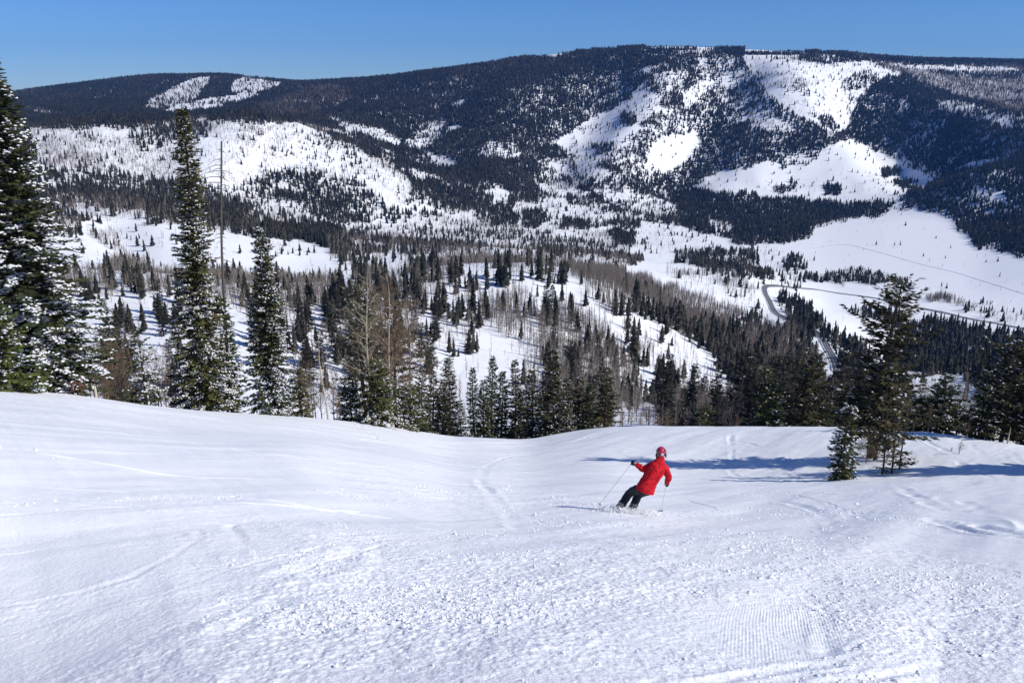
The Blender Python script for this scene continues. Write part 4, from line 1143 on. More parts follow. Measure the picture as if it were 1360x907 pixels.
M_GREEN = mat_tint('green_needles', [(0.0, (0.025, 0.040, 0.015)), (0.5, (0.055, 0.075, 0.022)), (1.0, (0.10, 0.115, 0.035))])
SN = dict(snow=0.55, step=0.30, gap=0.13, sl=0.40, sw=0.13, snow_size=0.72, snow_top=0.45)
fir(60, 47, 66, 3.15, 'huge snow laden fir at the left edge, tallest tree beside the run', 1, **{**SN, 'snow': 0.75, 'step': 0.25, 'sw': 0.15, 'snow_size': 0.95}, per=8, tint=(0.05, 0.5), shape=0.85, droop=0.42, bulge=0.10, base=0.03)
fir(0, 40, 388, 2.0, 'bushy green fir standing in front of the huge snow laden fir', 2, **{**SN, 'snow': 0.55}, per=8, shape=0.75, tint=(0.35, 0.85), base=0.01, droop=0.3, mat=M_GREEN)
fir(279, 51, 140, 1.2, 'tall slender snowy fir with thin brown top, left of the dead pole', 3, **{**SN, 'snow': 0.85, 'sl': 0.34, 'snow_top': 0.15, 'step': 0.25, 'sw': 0.14}, per=8, shape=1.05, droop=0.45, bulge=0.1, base=0.02, tint=(0.25, 0.9), ragged=0.34, emin=0.30)
fir(365, 53, 300, 1.25, 'snowy pointed fir to the right of the dead pole', 4, **{**SN, 'snow': 0.95, 'sl': 0.34, 'step': 0.25, 'sw': 0.14}, per=7, shape=1.0, droop=0.40, base=0.02, tint=(0.15, 0.7), ragged=0.34, emin=0.3)
fir(196, 50, 437, 1.3, 'small white dusted fir among brown bare saplings', 5, **{**SN, 'snow': 1.3, 'sl': 0.32, 'snow_top': 1.0}, per=5, shape=1.0, droop=0.25, thin=0.12, ragged=0.4)
fir(309, 52.3, 392, 0.95, 'dark fir squeezed between the slender fir and the pointed fir', 6, **SN, per=6, shape=0.8)
fir(246, 55, 470, 0.9, 'short snowy fir tucked behind the slender fir on its left', 7, **SN, per=6, shape=0.8)
fir(400, 56, 490, 1.0, 'low brownish fir on the right flank of the pointed fir', 8, **{**SN, 'snow': 0.25}, per=6, tint=(0.5, 0.95))
LO = dict(step=0.36, gap=0.16, sl=0.42, sw=0.13)
fir(486, 62, 372, 1.9, 'loose olive conifer mixed with pale aspen trunks', 9, mat=M_PINE, **LO, per=6, thin=0.35, snow=0.10, shape=0.45, tint=(0.5, 1.0), ragged=0.45, base=0.12, droop=0.1)
fir(528, 64, 400, 2.0, 'thin olive conifer to the right of the pale aspen trunks', 10, mat=M_PINE, **LO, per=6, thin=0.35, snow=0.10, shape=0.45, tint=(0.5, 1.0), ragged=0.45, base=0.1, droop=0.1)
fir(503, 58.5, 482, 1.9, 'broad snow dusted fir at the foot of the pale aspens', 11, **{**SN, 'snow': 0.5}, per=7, shape=0.55, tint=(0.45, 0.95), droop=0.4)
fir(466, 60, 500, 1.2, 'snow dusted young fir left of the pale aspens', 12, **{**SN, 'snow': 0.6}, per=6, shape=0.6)
fir(545, 62, 510, 1.3, 'low olive fir at the right foot of the pale aspens', 13, **{**SN, 'snow': 0.3}, per=6, shape=0.6, tint=(0.4, 0.9))

MD = dict(step=0.33, gap=0.14, sl=0.40, sw=0.16, snow_size=0.7)
CENTRE = [
    (563, 82, 487, 1.6, 'dark fir first from the left in the row at the brink of the run', 0.10),
    (577, 84, 494, 1.5, 'narrow dark fir second from the left in the row at the brink', 0.10),
    (597, 84, 473, 1.9, 'frosted pine rising over the left end of the brink row', 0.45),
    (589, 79, 512, 1.4, 'short dark fir below the frosted pine at the brink', 0.25),
    (612, 77, 536, 1.2, 'little frosted fir in front of a snow gap at the brink', 0.9),
    (630, 98, 488, 1.5, 'dark fir right of the snow gap at the brink, farther down', 0.1),
    (643, 84, 505, 1.5, 'ragged dark fir beside the snow gap at the brink', 0.2),
    (654, 90, 473, 1.6, 'tall thin fir of the trio behind the brink of the run', 0.1),
    (667, 86, 491, 1.5, 'stocky fir between the thin trio and the frosted pair', 0.25),
    (684, 86, 477, 1.6, 'thin topped fir left of the tall olive fir', 0.15),
    (706, 80, 490, 1.7, 'frosted fir touching the left side of the tall olive fir', 0.4),
    (734, 72.5, 463, 2.2, 'tall olive fir, biggest in the row at the brink of the run', 0.25),
    (752, 76, 503, 1.4, 'short frosted fir right of the tall olive fir', 0.45),
    (768, 78, 500, 1.7, 'dark olive fir in the middle of the right brink pair', 0.1),
    (782, 77, 512, 1.4, 'lower fir leaning into the last fir of the brink row', 0.1),
    (803, 72.5, 487, 1.9, 'olive fir at the right end of the brink row, bare trunk below', 0.12),
    (722, 78, 520, 1.3, 'small snowy fir half hidden behind the tall olive fir', 0.4),
    (695, 84, 515, 1.4, 'low dark fir in the gap of the brink row', 0.2),
]
for i, (px, r, ap, Rb, lab, sn) in enumerate(CENTRE):
    fir(px, r, ap, Rb * 0.70, lab, 40 + i, mat=M_PINE if 'olive' in lab or 'pine' in lab else M_FIR, **MD, per=6, snow=sn * 0.5, shape=0.62 if 'pine' in lab else 0.75,
        tint=(0.25, 0.65) if 'olive' in lab else (0.02, 0.35), base=0.10 if 'bare trunk' in lab else 0.02, group='firs at the brink of the run', ragged=0.35)

RIGHT = [
    (1014, 70, 487, 1.5, 'narrow fir with frosted foot at the brink, right of the skier', 0.35, 'f'),
    (1026, 75, 505, 1.4, 'dark fir tucked behind the narrow frosted fir', 0.1, 'f'),
    (1072, 71, 470, 2.1, 'olive pine at the brink between skier and big ragged pine', 0.15, 'p'),
    (1052, 76, 534, 1.1, 'dark low fir left of the olive pine', 0.1, 'f'),
    (1096, 74, 536, 1.1, 'dark low fir right of the olive pine', 0.1, 'f'),
    (1138, 70, 528, 1.2, 'dark fir behind the small lone fir', 0.12, 'f'),
    (931, 74, 541, 1.3, 'left of two squat dark firs at the brink above the skier', 0.05, 'f'),
    (944, 75, 543, 1.1, 'right of two squat dark firs at the brink above the skier', 0.05, 'f'),
    (1246, 64, 499, 1.9, 'snow flecked fir right of the big ragged pine', 0.35, 'f'),
    (1222, 66, 528, 1.5, 'low dark fir between the big ragged pine and the flecked fir', 0.2, 'f'),
    (1330, 60, 455, 2.6, 'broad dark pine near the right edge of the run', 0.35, 'p'),
    (1298, 66, 515, 1.7, 'short dark fir at the left foot of the broad pine', 0.3, 'f'),
    (1372, 61, 462, 2.2, 'dark pine cut by the right edge of the view', 0.3, 'p'),
    (1268, 68, 540, 1.3, 'small dark fir right of the flecked fir', 0.25, 'f'),
    (1205, 66, 530, 1.4, 'dark fir half hidden behind the big ragged pine', 0.15, 'f'),
]
for i, (px, r, ap, Rb, lab, sn, kd) in enumerate(RIGHT):
    if kd == 'p':
        fir(px, r, ap, Rb, lab, 70 + i, mat=M_PINE, **MD, per=6, snow=sn * 0.5, shape=0.5, tint=(0.1, 0.55), droop=0.05, rise=0.2, base=0.06, ragged=0.4, name='pine_tree', thin=0.15)
    else:
        fir(px, r, ap, Rb, lab, 70 + i, **MD, per=6, snow=sn * 0.5, shape=0.72, tint=(0.05, 0.45), ragged=0.35)

fir(1118, 39.5, 536, 0.42, 'small lone fir standing on the run left of the big ragged pine', 90, step=0.24, gap=0.10, sl=0.26, sw=0.10, per=8, snow=0.16, emin=0.2, shape=0.7, droop=0.35, base=0.03, tint=(0.05, 0.4), name='young_fir')
fir(1157, 48, 374, 1.8, 'big ragged pine with thick brown trunk on the right of the run', 91, mat=M_PINE, step=0.33, gap=0.14, sl=0.42, sw=0.13, per=6, snow=0.10, shape=0.55, droop=0.14, rise=0.08, snow_size=0.7, emin=0.45,
    base=0.14, ragged=0.5, thin=0.24, tint=(0.0, 0.6), trunk_r=0.28, lean=0.025, bulge=0.25, name='pine_tree')
fir(1163, 47, 480, 1.3, 'thin dark fir growing against the big ragged pine', 92, **LO, per=5, thin=0.3, snow=0.08, shape=0.6, tint=(0.05, 0.5), base=0.2, ragged=0.45)
for i, (px, r, ap, Rb, lab) in enumerate([(1171, 41.5, 520, 0.75, 'thin scraggly conifer in front of the big pine, nearest its trunk'),
                                          (1183, 41.9, 508, 0.85, 'thin scraggly conifer in front of the big pine, tallest of three'),
                                          (1194, 43.5, 545, 0.6, 'thin scraggly conifer in front of the big pine, on its right side')]):
    fir(px, r, ap, Rb, lab, 95 + i, mat=M_PINE, step=0.36, gap=0.13, sl=0.30, sw=0.07, per=5, snow=0.10, shape=0.30, droop=0.12, rise=0.12, base=0.02, thin=0.42, ragged=0.65, tint=(0.45, 0.98), trunk_r=0.05, dead_low=0.06, lean=0.02 * (i - 1), name='scraggly_conifer')

# two more stand just past the right edge; their shadows lie across the run
fir(1485, 45, 395, 1.9, 'dark fir outside the right edge, casting its shadow over the run', 98, **MD, per=6, snow=0.1, shape=0.6, tint=(0.05, 0.5))
fir(1600, 44, 380, 1.9, 'dark fir farthest outside the right edge of the view', 99, **MD, per=6, snow=0.1, shape=0.6, tint=(0.05, 0.5))

# dead pole
e, (x, y, z) = plant('dead_tree', 'dead grey pole of a tree with a few broken limbs', 'dead tree', 302, 53.5)
H = height_for(x, y, z, 186)
e.rotation_euler = (0, 0.07, 0)
g = Geo(); zz = np.linspace(0, 1, 14)
tube(g, np.stack([0.07 * np.sin(zz * 7), 0.07 * np.cos(zz * 6), zz * H - (zz == 0) * 0.5], 1), 0.105 * (1 - 0.5 * zz), 8, 0.4)
link('trunk', g.mesh('trunk', M_DEAD, True), e)
g = Geo(); r_ = np.random.default_rng(77)
for k in range(70):
    t = r_.uniform(0.25, 0.985); a = r_.uniform(0, 6.28); L = r_.uniform(0.25, 1.5) * (1.1 - 0.6 * t)
    if k < 5: t = 0.86 + 0.02 * k; L = 1.9 - 0.2 * k; a = 3.3 + 0.25 * k
    s = np.linspace(0, 1, 4)
    q = np.stack([math.cos(a) * L * s, math.sin(a) * L * s, t * H + L * (0.1 * s - 0.4 * s * s)], 1)
    tube(g, q, np.linspace(0.030, 0.010, 4), 3, 0.5)
link('branches', g.mesh('branches', M_DEAD), e)

# pale and brown leafless trees
bare(436, 55.5, 452, 'slim pale birch leaning alone right of the pointed fir', 1, mt=M_PALE, mc=M_TWIG, nb=22, twigs=6, sub=3, spread=0.17, tr=0.075, first=0.25, lean=-0.07)
bare(494, 60, 360, 'tall pale aspen, left of two trunks over the broad fir', 2, mt=M_PALE, nb=44, twigs=10, sub=5, spread=0.16, tr=0.13, first=0.22)
bare(521, 60.5, 366, 'tall pale aspen, right of two trunks over the broad fir', 3, mt=M_PALE, mc=M_TWIG, nb=50, twigs=11, sub=5, spread=0.18, tr=0.14, first=0.2)
bare(546, 63, 398, 'brown bare aspen with many fine twigs right of the pale trunks', 4, mt=M_TWIG, nb=50, twigs=11, sub=5, spread=0.22, tr=0.11, first=0.15)
bare(508, 65, 384, 'brown bare aspen behind the two pale trunks', 5, mt=M_TWIG, nb=50, twigs=11, sub=5, spread=0.2, tr=0.11, first=0.2)
bare(1263, 50, 592, 'left of two bare saplings standing in the tree shadow', 6, mt=M_ASPEN, nb=14, twigs=5, sub=2, spread=0.22, tr=0.022, first=0.3, name='bare_sapling', lean=0.12)
bare(1273, 48.8, 584, 'right of two bare saplings standing in the tree shadow', 7, mt=M_ASPEN, nb=18, twigs=5, sub=2, spread=0.25, tr=0.026, first=0.2, name='bare_sapling', lean=0.1)
bare(1212, 58, 552, 'bare sapling behind the big pine at the edge of the run', 8, mt=M_ASPEN, nb=12, twigs=4, sub=2, spread=0.16, tr=0.03, first=0.35, name='bare_sapling')
bare(1338, 56, 566, 'thin pale dead stem in front of the broad pine', 9, mt=M_PALE, nb=8, twigs=3, sub=1, spread=0.12, tr=0.06, first=0.5, name='dead_sapling')
bare(1150, 46, 577, 'twiggy dark brown bush at the foot of the big ragged pine', 10, mt=M_TWIG, nb=46, twigs=10, sub=5, spread=0.42, tr=0.03, first=0.12, upward=0.5, name='bare_bush')
bare(1206, 49, 606, 'tiny bare shoot on the run right of the big pine', 11, mt=M_TWIG, nb=8, twigs=4, sub=1, spread=0.3, tr=0.012, first=0.2, name='bare_shoot')
GRP = [
    ('brown leafless saplings between huge fir and small white dusted fir', 'left bare saplings', [(112, 58, 452), (124, 62, 440), (134, 60, 455), (142, 66, 432), (150, 60, 458), (158, 64, 446), (166, 70, 440), (174, 62, 466), (128, 54, 480), (146, 54, 488), (165, 55, 492)], 0.24),
    ('brown leafless saplings between white dusted fir and slender fir', 'bare saplings by the slender fir', [(182, 66, 440), (208, 62, 470), (216, 60, 462), (224, 64, 458), (232, 60, 470), (240, 58, 478), (212, 54, 500), (228, 54, 502)], 0.3),
    ('thin brown leafless saplings right of the pointed fir', 'bare saplings right of the pointed fir', [(402, 62, 470), (412, 60, 480), (420, 64, 476), (428, 62, 490), (444, 60, 480), (452, 64, 486), (448, 58, 505), (416, 58, 505)], 0.2),
    ('low tan leafless saplings along the brink above the skier', 'tan saplings along the brink', [(826, 74, 546), (838, 76, 540), (850, 74, 545), (862, 76, 541), (874, 74, 548), (886, 77, 544), (898, 74, 549), (912, 75, 546), (960, 75, 552), (978, 74, 553), (996, 76, 548)], 0.24),
    ('brown leafless saplings behind the big ragged pine', 'bare saplings behind the big pine', [(1196, 62, 520), (1188, 66, 528), (1204, 60, 540), (1232, 62, 536), (1284, 62, 545), (1130, 66, 540)], 0.22),
]
k = 0
for lab, grp, items, spr in GRP:
    for px, r, ap in items:
        k += 1
        bare(px, r, ap, lab, 100 + k, mt=M_TWIG, nb=26, twigs=8, sub=4, spread=spr, tr=0.045, first=0.12, upward=1.3, name='bare_sapling', group=grp, wob=0.03)
for lab, px, r, ap, sd in [('dark spruce in the dip behind the bare saplings, tallest of three', 163, 140, 398, 1), ('dark spruce in the dip behind the bare saplings, right of three', 173, 150, 410, 2), ('dark spruce in the dip behind the bare saplings, left of three', 153, 145, 430, 3)]:
    fir(px, r, ap, 2.0, lab, 130 + sd, **MD, per=6, snow=0.05, shape=0.6, tint=(0.1, 0.4), name='spruce_tree')

# rusty dead fir and a broken stub under the huge fir
fir(104, 44.5, 506, 0.16, 'rust brown dead fir sapling under the huge fir', 140, mat=mat_tint('rusty_needles', [(0, (0.11, 0.055, 0.035)), (1, (0.19, 0.09, 0.055))]), step=0.12, gap=0.08, sl=0.22, sw=0.09, per=7, snow=0.1, shape=0.3, name='dead_sapling')
e, (x, y, z) = plant('tree_stump', 'pale broken stub of a trunk by the rusty sapling', 'stump', 128, 44.6)
g = Geo(); tube(g, [(0, 0, -0.3), (0.01, 0, 0.3), (0.0, 0.01, 0.62), (0.03, 0.0, 0.72)], [0.075, 0.065, 0.055, 0.02], 8, 0.8)
link('trunk', g.mesh('trunk', M_PALE, True), e)


# ------------------------------------------------------------------ single trees of the middle distance: shared meshes, own objects
def scene_part_meshes(variants):
    out = []
    for t, c, s in variants:
        out.append([('trunk', t.mesh('trunk', M_BARK)), ('crown', c.mesh('crown', M_FAR))] + ([('snow_clumps', s.mesh('snow_clumps', M_TREESNOW, True))] if s.n else []))
    return out


MIDV = []
for i in range(9):
    wide = i % 3 == 2
    MIDV.append(conifer(12.0, 2.3 if wide else 1.65, 500 + i, step=0.50, gap=0.27, sl=0.62, sw=0.26, per=6, shape=0.5 if wide else 0.72, droop=0.1 if wide else 0.25,
                        snow=0.06 if i % 2 else 0.0, base=0.06, tint=(0.1, 0.6), ragged=0.4, thin=0.1))
MIDM = scene_part_meshes(MIDV)
ASPV = []
for i in range(7):
    t, c = bare_tree(10.0, 600 + i, spread=0.16, nb=20, twigs=8, sub=3, tr=0.075, first=0.3, upward=1.2, sides=5)
    ASPV.append([('trunk', t.mesh('trunk', M_ASPEN, True)), ('crown', c.mesh('crown', M_ASPEN))])

ZONES = [
    ('on the snow slope seen left of the slender fir', [(60, 365), (262, 365), (262, 560), (60, 560)]),
    ('on the snow slope seen between the slender and pointed firs', [(262, 365), (352, 365), (352, 560), (262, 560)]),
    ('on the slope seen right of the pointed fir', [(352, 365), (460, 365), (460, 560), (352, 560)]),
    ('on the slope behind the two pale aspens', [(460, 355), (556, 355), (556, 560), (460, 560)]),
    ('in the dark clump at the left edge of the bare white bowl', [(556, 380), (612, 380), (612, 480), (556, 480)]),
    ('on the upper rim of the bare white bowl', [(556, 340), (700, 340), (700, 380), (556, 380)]),
    ('on the upper right side of the bare white bowl', [(612, 380), (712, 380), (712, 480), (612, 480)]),
    ('at the bottom of the bare white bowl behind the brink row', [(540, 480), (712, 480), (712, 600), (540, 600)]),
    ('in the upper half of the grey aspen grove', [(712, 385), (835, 385), (835, 465), (712, 465)]),
    ('in the lower half of the grey aspen grove', [(712, 465), (866, 465), (866, 600), (712, 600)]),
    ('on the open strip right of the grey aspen grove', [(835, 385), (905, 385), (905, 500), (835, 500)]),
    ('on the lower strip above the skier', [(855, 480), (1000, 480), (1000, 600), (855, 600)]),
    ('on the slope under the tan aspen belt', [(880, 400), (1000, 400), (1000, 500), (880, 500)]),
    ('on the forested nose left of the big ragged pine', [(1000, 370), (1150, 370), (1150, 600), (1000, 600)]),
    ('on the low ground right of the big ragged pine', [(1150, 390), (1500, 390), (1500, 640), (1150, 640)]),
]


def zone_of(px, py):
    for i, (t, poly) in enumerate(ZONES):
        if bool(inpoly(np.array([px]), np.array([py]), poly)[0]): return t
    return 'on the valley side far beyond the run'


def place_all(idx, data, protos, name, hmesh, adj, seed, wr):
    r_ = np.random.default_rng(seed)
    x, y, h, px, py, dep = data
    by = {}
    for i in idx:
        by.setdefault(zone_of(px[i], py[i]), []).append(i)
    for zone, lst in by.items():
        hs = h[lst]
        top = lst[int(np.argmax(hs))]
        for i in lst:
            pr = protos[int(r_.integers(0, len(protos)))]
            e = bpy.data.objects.new(name, None)
            COL.objects.link(e)
            e.location = (x[i], y[i], float(hgt(x[i], y[i])) - 0.1)
            s = h[i] / hmesh
            q = s * r_.uniform(*wr)
            e.scale = (q, q, s)
            e.rotation_euler = (r_.normal() * 0.015, r_.normal() * 0.015, r_.uniform(0, 6.28))
            if len(lst) > 1 and i == top:
                tag(e, 'tallest ' + adj + ' ' + zone, 'tree', adj + 's ' + zone)
            else:
                tag(e, (adj + ' ' + zone) if len(lst) > 1 else 'lone ' + adj + ' ' + zone, 'tree', adj + 's ' + zone if len(lst) > 1 else None)
            for nm, me in pr:
                link(nm, me, e)


place_all(IND_C, con, MIDM, 'spruce_tree', 12.0, 'dark conifer', 31, (0.85, 1.35))
place_all(IND_A, asp, ASPV, 'bare_aspen', 10.0, 'leafless grey aspen', 32, (0.8, 1.2))
# ------------------------------------------------------------------ the skier
M_RED = mat_plain('red_shell_fabric', (0.50, 0.008, 0.017), 0.6, 0.15, noise=0.25, nscale=9)
_n = M_RED.node_tree.nodes; _t = _n.new('ShaderNodeTexNoise'); _t.inputs['Scale'].default_value = 7; _t.inputs['Detail'].default_value = 3; _t.inputs['Distortion'].default_value = 1.2
_c = _n.new('ShaderNodeTexCoord'); _b = _n.new('ShaderNodeBump'); _b.inputs['Strength'].default_value = 1.0; _b.inputs['Distance'].default_value = 0.08
M_RED.node_tree.links.new(_c.outputs['Object'], _t.inputs['Vector']); M_RED.node_tree.links.new(_t.outputs['Fac'], _b.inputs['Height'])
M_RED.node_tree.links.new(_b.outputs['Normal'], _n['Principled BSDF'].inputs['Normal'])
M_TROU = mat_plain('charcoal_fabric', (0.028, 0.030, 0.036), 0.7, 0.25, noise=0.25, nscale=10)
M_BLACK = mat_plain('black_leather', (0.012, 0.012, 0.014), 0.5, 0.3)
M_HELM = mat_plain('pink_red_helmet', (0.42, 0.035, 0.075), 0.3, 0.5)
M_SKIN = mat_plain('skin', (0.50, 0.29, 0.21), 0.55, 0.3)
M_STRAP = mat_plain('pale_strap', (0.62, 0.55, 0.62), 0.6, 0.3)
M_LENS = mat_plain('dark_goggle', (0.02, 0.015, 0.02), 0.15, 0.6)
M_ALU = mat_plain('grey_alloy', (0.55, 0.57, 0.60), 0.35, 0.5, metal=0.6)
M_BOOT = mat_plain('grey_boot_shell', (0.10, 0.10, 0.11), 0.35, 0.5)
M_SKI = mat_plain('ski_top_sheet', (0.06, 0.06, 0.075), 0.35, 0.5, noise=0.5, nscale=4)


def etube(g, pts, ra, rb, ref=(1, 0, 0), sides=14, tint=0.3, cap=True):
    """tube of elliptical sections: ra along ref, rb across it"""
    pts = np.asarray(pts, float); n = len(pts)
    ra = np.asarray(ra, float); rb = np.asarray(rb, float)
    T = np.gradient(pts, axis=0); T /= np.linalg.norm(T, axis=1)[:, None]
    rf = np.asarray(ref, float)
    A_ = rf - (T @ rf)[:, None] * T; A_ /= np.linalg.norm(A_, axis=1)[:, None]
    B_ = np.cross(T, A_)
    a = np.arange(sides) * 2 * np.pi / sides
    ring = pts[:, None] + ra[:, None, None] * np.cos(a)[None, :, None] * A_[:, None] + rb[:, None, None] * np.sin(a)[None, :, None] * B_[:, None]
    i = np.arange(n * sides).reshape(n, sides); j = np.roll(i, -1, axis=1)
    f = np.stack([i[:-1], j[:-1], j[1:], i[1:]], -1).reshape(-1, 4)
    v = ring.reshape(-1, 3)
    g.add(v, f, tint)
    if cap:
        for e, q in ((0, i[0][::-1]), (n - 1, i[-1])):
            k = np.arange(sides)
            vv = np.vstack([ring[e], pts[e]])
            tri = np.stack([k, (k + 1) % sides, np.full(sides, sides)], -1)
            g.add(vv, tri if e else tri[:, ::-1], tint)


def curve_pts(P, n=16):
    return spline(P, n)


def rads(vals, n):
    return np.interp(np.linspace(0, len(vals) - 1, n), np.arange(len(vals)), vals)


def ellipsoid(g, c, rx, ry, rz, nu=20, nv=14, tint=0.3, zmin=-1.0, rot=None):
    th = np.linspace(0, np.pi, nv)
    ph = np.arange(nu) * 2 * np.pi / nu
    v = np.stack([np.sin(th)[:, None] * np.cos(ph) * rx, np.sin(th)[:, None] * np.sin(ph) * ry, np.maximum(np.cos(th)[:, None], zmin) * rz + 0 * ph], -1).reshape(-1, 3)
    if rot is not None: v = v @ np.array(rot).T
    i = np.arange(nv * nu).reshape(nv, nu); j = np.roll(i, -1, axis=1)
    g.add(v + np.asarray(c), np.stack([i[:-1], i[1:], j[1:], j[:-1]], -1).reshape(-1, 4), tint)


def skin_body(name, verts, edges, radii, mat, parent, levels=2, root=0):
    me = bpy.data.meshes.new(name)
    me.from_pydata(verts, edges, [])
    me.materials.append(mat)
    o = link(name, me, parent)
    sk = o.modifiers.new('skin', 'SKIN')
    sd = o.modifiers.new('sub', 'SUBSURF'); sd.levels = levels; sd.render_levels = levels
    sv = me.skin_vertices[0].data
    for i, rr in enumerate(radii):
        sv[i].radius = (rr, rr) if not isinstance(rr, tuple) else rr
        sv[i].use_root = (i == root)
    sk.use_smooth_shade = True
    return o


SX, SY, SZ = hit(842, 681, 5, 60)
person = bpy.data.objects.new('person', None); COL.objects.link(person)
person.location = (SX, SY, SZ)
person.scale = (0.95, 0.95, 0.95)
tag(person, 'person skiing away in red jacket, dark trousers and pink helmet, leaning into a turn', 'person')

sh_l, el_l, wr_l = (0.40, 0.16, 1.125), (0.20, 0.20, 1.02), (0.035, 0.27, 1.115)
sh_r, el_r, wr_r = (0.69, 0.16, 1.065), (0.79, 0.13, 0.85), (0.775, 0.23, 0.66)
hip, waist, chest, neck, head = (0.235, 0.0, 0.64), (0.35, 0.03, 0.84), (0.48, 0.11, 1.04), (0.575, 0.20, 1.22), (0.605, 0.265, 1.40)
hl, kl, al = (0.14, 0.02, 0.60), (-0.10, 0.22, 0.38), (-0.36, 0.0, 0.10)
hr, kr, ar = (0.29, 0.02, 0.57), (0.12, 0.24, 0.33), (-0.05, 0.01, 0.08)
tl, t_r = (-0.44, 0.16, 0.02), (-0.12, 0.17, 0.01)
V_ = [hip, waist, chest, neck, (0.59, 0.235, 1.30), head, (0.61, 0.275, 1.47),
      hl, kl, al, tl, hr, kr, ar, t_r, sh_l, el_l, wr_l, (-0.02, 0.30, 1.13), sh_r, el_r, wr_r, (0.775, 0.26, 0.60)]
E_ = [(0, 1), (1, 2), (2, 3), (3, 4), (4, 5), (5, 6), (0, 7), (7, 8), (8, 9), (9, 10), (0, 11), (11, 12), (12, 13), (13, 14),
      (2, 15), (15, 16), (16, 17), (17, 18), (2, 19), (19, 20), (20, 21), (21, 22)]
R_ = [(0.15, 0.11), (0.13, 0.10), (0.16, 0.11), 0.055, 0.06, 0.10, 0.085, 0.085, 0.062, 0.045, 0.035, 0.085, 0.062, 0.045, 0.035, 0.065, 0.045, 0.032, 0.03, 0.065, 0.045, 0.032, 0.03]
skin_body('body', V_, E_, R_, M_SKIN, person)

# face features, the head turned a little to the right
g = Geo()
ellipsoid(g, (0.655, 0.345, 1.385), 0.016, 0.024, 0.026, 8, 6)
link('nose', g.mesh('nose', M_SKIN, True), person)
g = Geo(); ellipsoid(g, (0.640, 0.345, 1.335), 0.026, 0.012, 0.008, 8, 6)
link('mouth', g.mesh('mouth', mat_plain('lips', (0.40, 0.14, 0.13), 0.5), True), person)

# jacket: torso to below the hip, hood lying on the back, two sleeves - one mesh
g = Geo()
tor = curve_pts([(0.222, -0.02, 0.565), (0.262, -0.005, 0.68), (0.345, 0.03, 0.84), (0.48, 0.11, 1.04), (0.545, 0.165, 1.15), (0.58, 0.205, 1.235), (0.592, 0.225, 1.30)], 5)
n = len(tor)
w = rads([0.225, 0.215, 0.195, 0.215, 0.19, 0.105, 0.085], n) * (1 + 0.025 * np.sin(np.arange(n) * 1.9))
etube(g, tor, w, rads([0.185, 0.18, 0.155, 0.16, 0.145, 0.10, 0.085], n), ref=(0.87, 0, -0.5), sides=20)
for sh, el, wr in ((sh_l, el_l, wr_l), (sh_r, el_r, wr_r)):
    mid = tuple(np.array(chest) * 0.35 + np.array(sh) * 0.65)
    p = curve_pts([mid, sh, tuple((np.array(sh) + el) / 2), el, tuple((np.array(el) + wr) / 2), wr], 5)
    m = len(p)
    q = rads([0.10, 0.098, 0.085, 0.078, 0.07, 0.058], m) * (1 + 0.06 * np.sin(np.arange(m) * 2.3))
    etube(g, p, q, q, ref=(0, 0.6, 0.8), sides=12)
ellipsoid(g, (0.555, 0.135, 1.225), 0.135, 0.10, 0.085, 16, 10)
ellipsoid(g, (0.588, 0.215, 1.29), 0.105, 0.10, 0.05, 16, 8)
jk = link('jacket', g.mesh('jacket', M_RED, True), person)
# seams and trim of the jacket
g = Geo()
for sgn in (-1, 1):
    c = np.array([(0.36 + 0.0, -0.125, 0.86), (0.47, -0.055, 1.05), (0.55, -0.005, 1.16)]) + np.array([0.87, 0, -0.5]) * 0.10 * sgn
    tube(g, c, 0.006, 5, 0.2)
link('seam', g.mesh('seam', mat_plain('dark_red_tape', (0.28, 0.01, 0.015), 0.6)), jk)

# trousers: seat and two legs - one mesh
g = Geo()
etube(g, [(0.30, 0.02, 0.72), (0.245, 0.0, 0.62), (0.22, 0.01, 0.53)], [0.17, 0.19, 0.16], [0.13, 0.145, 0.12], ref=(0.87, 0, -0.5), sides=16)
for h_, k_, a_ in ((hl, kl, al), (hr, kr, ar)):
    p = curve_pts([h_, tuple((np.array(h_) + k_) / 2 + [0.0, 0.01, 0.02]), k_, tuple((np.array(k_) + a_) / 2), a_], 6)
    m = len(p)
    q = rads([0.12, 0.115, 0.097, 0.092, 0.098], m) * (1 + 0.05 * np.sin(np.arange(m) * 1.7))
    etube(g, p, q, q, ref=(1, 0, 0), sides=14)
link('trousers', g.mesh('trousers', M_TROU, True), person)

# helmet with goggle strap
hc = np.array([0.612, 0.275, 1.42])
g = Geo()
ellipsoid(g, hc, 0.114, 0.132, 0.128, 24, 18, zmin=-0.55)
hm = link('helmet', g.mesh('helmet', M_HELM, True), person)
g = Geo()
a = np.linspace(0, 2 * np.pi, 40, endpoint=False)
for zb, s in ((0.012, 1.0),):
    up = np.stack([np.cos(a) * 0.118, np.sin(a) * 0.136, np.full(40, 0.022) + 0.012 * np.sin(a)], 1)
    dn = np.stack([np.cos(a) * 0.1165, np.sin(a) * 0.1345, np.full(40, -0.026) + 0.012 * np.sin(a)], 1)
    i = np.arange(40)
    g.add(np.vstack([up, dn]) + hc, np.stack([i, i + 40, (i + 1) % 40 + 40, (i + 1) % 40], -1), 0.3)
link('goggle_strap', g.mesh('goggle_strap', M_LENS, True), hm)
g = Geo()
ellipsoid(g, hc + [0.0, -0.135, -0.010], 0.040, 0.012, 0.030, 10, 8)
link('strap_clip', g.mesh('strap_clip', M_STRAP, True), hm)
g = Geo()
ellipsoid(g, hc + [0.028, 0.125, -0.03], 0.085, 0.04, 0.05, 14, 10)
link('goggles', g.mesh('goggles', M_LENS, True), hm)
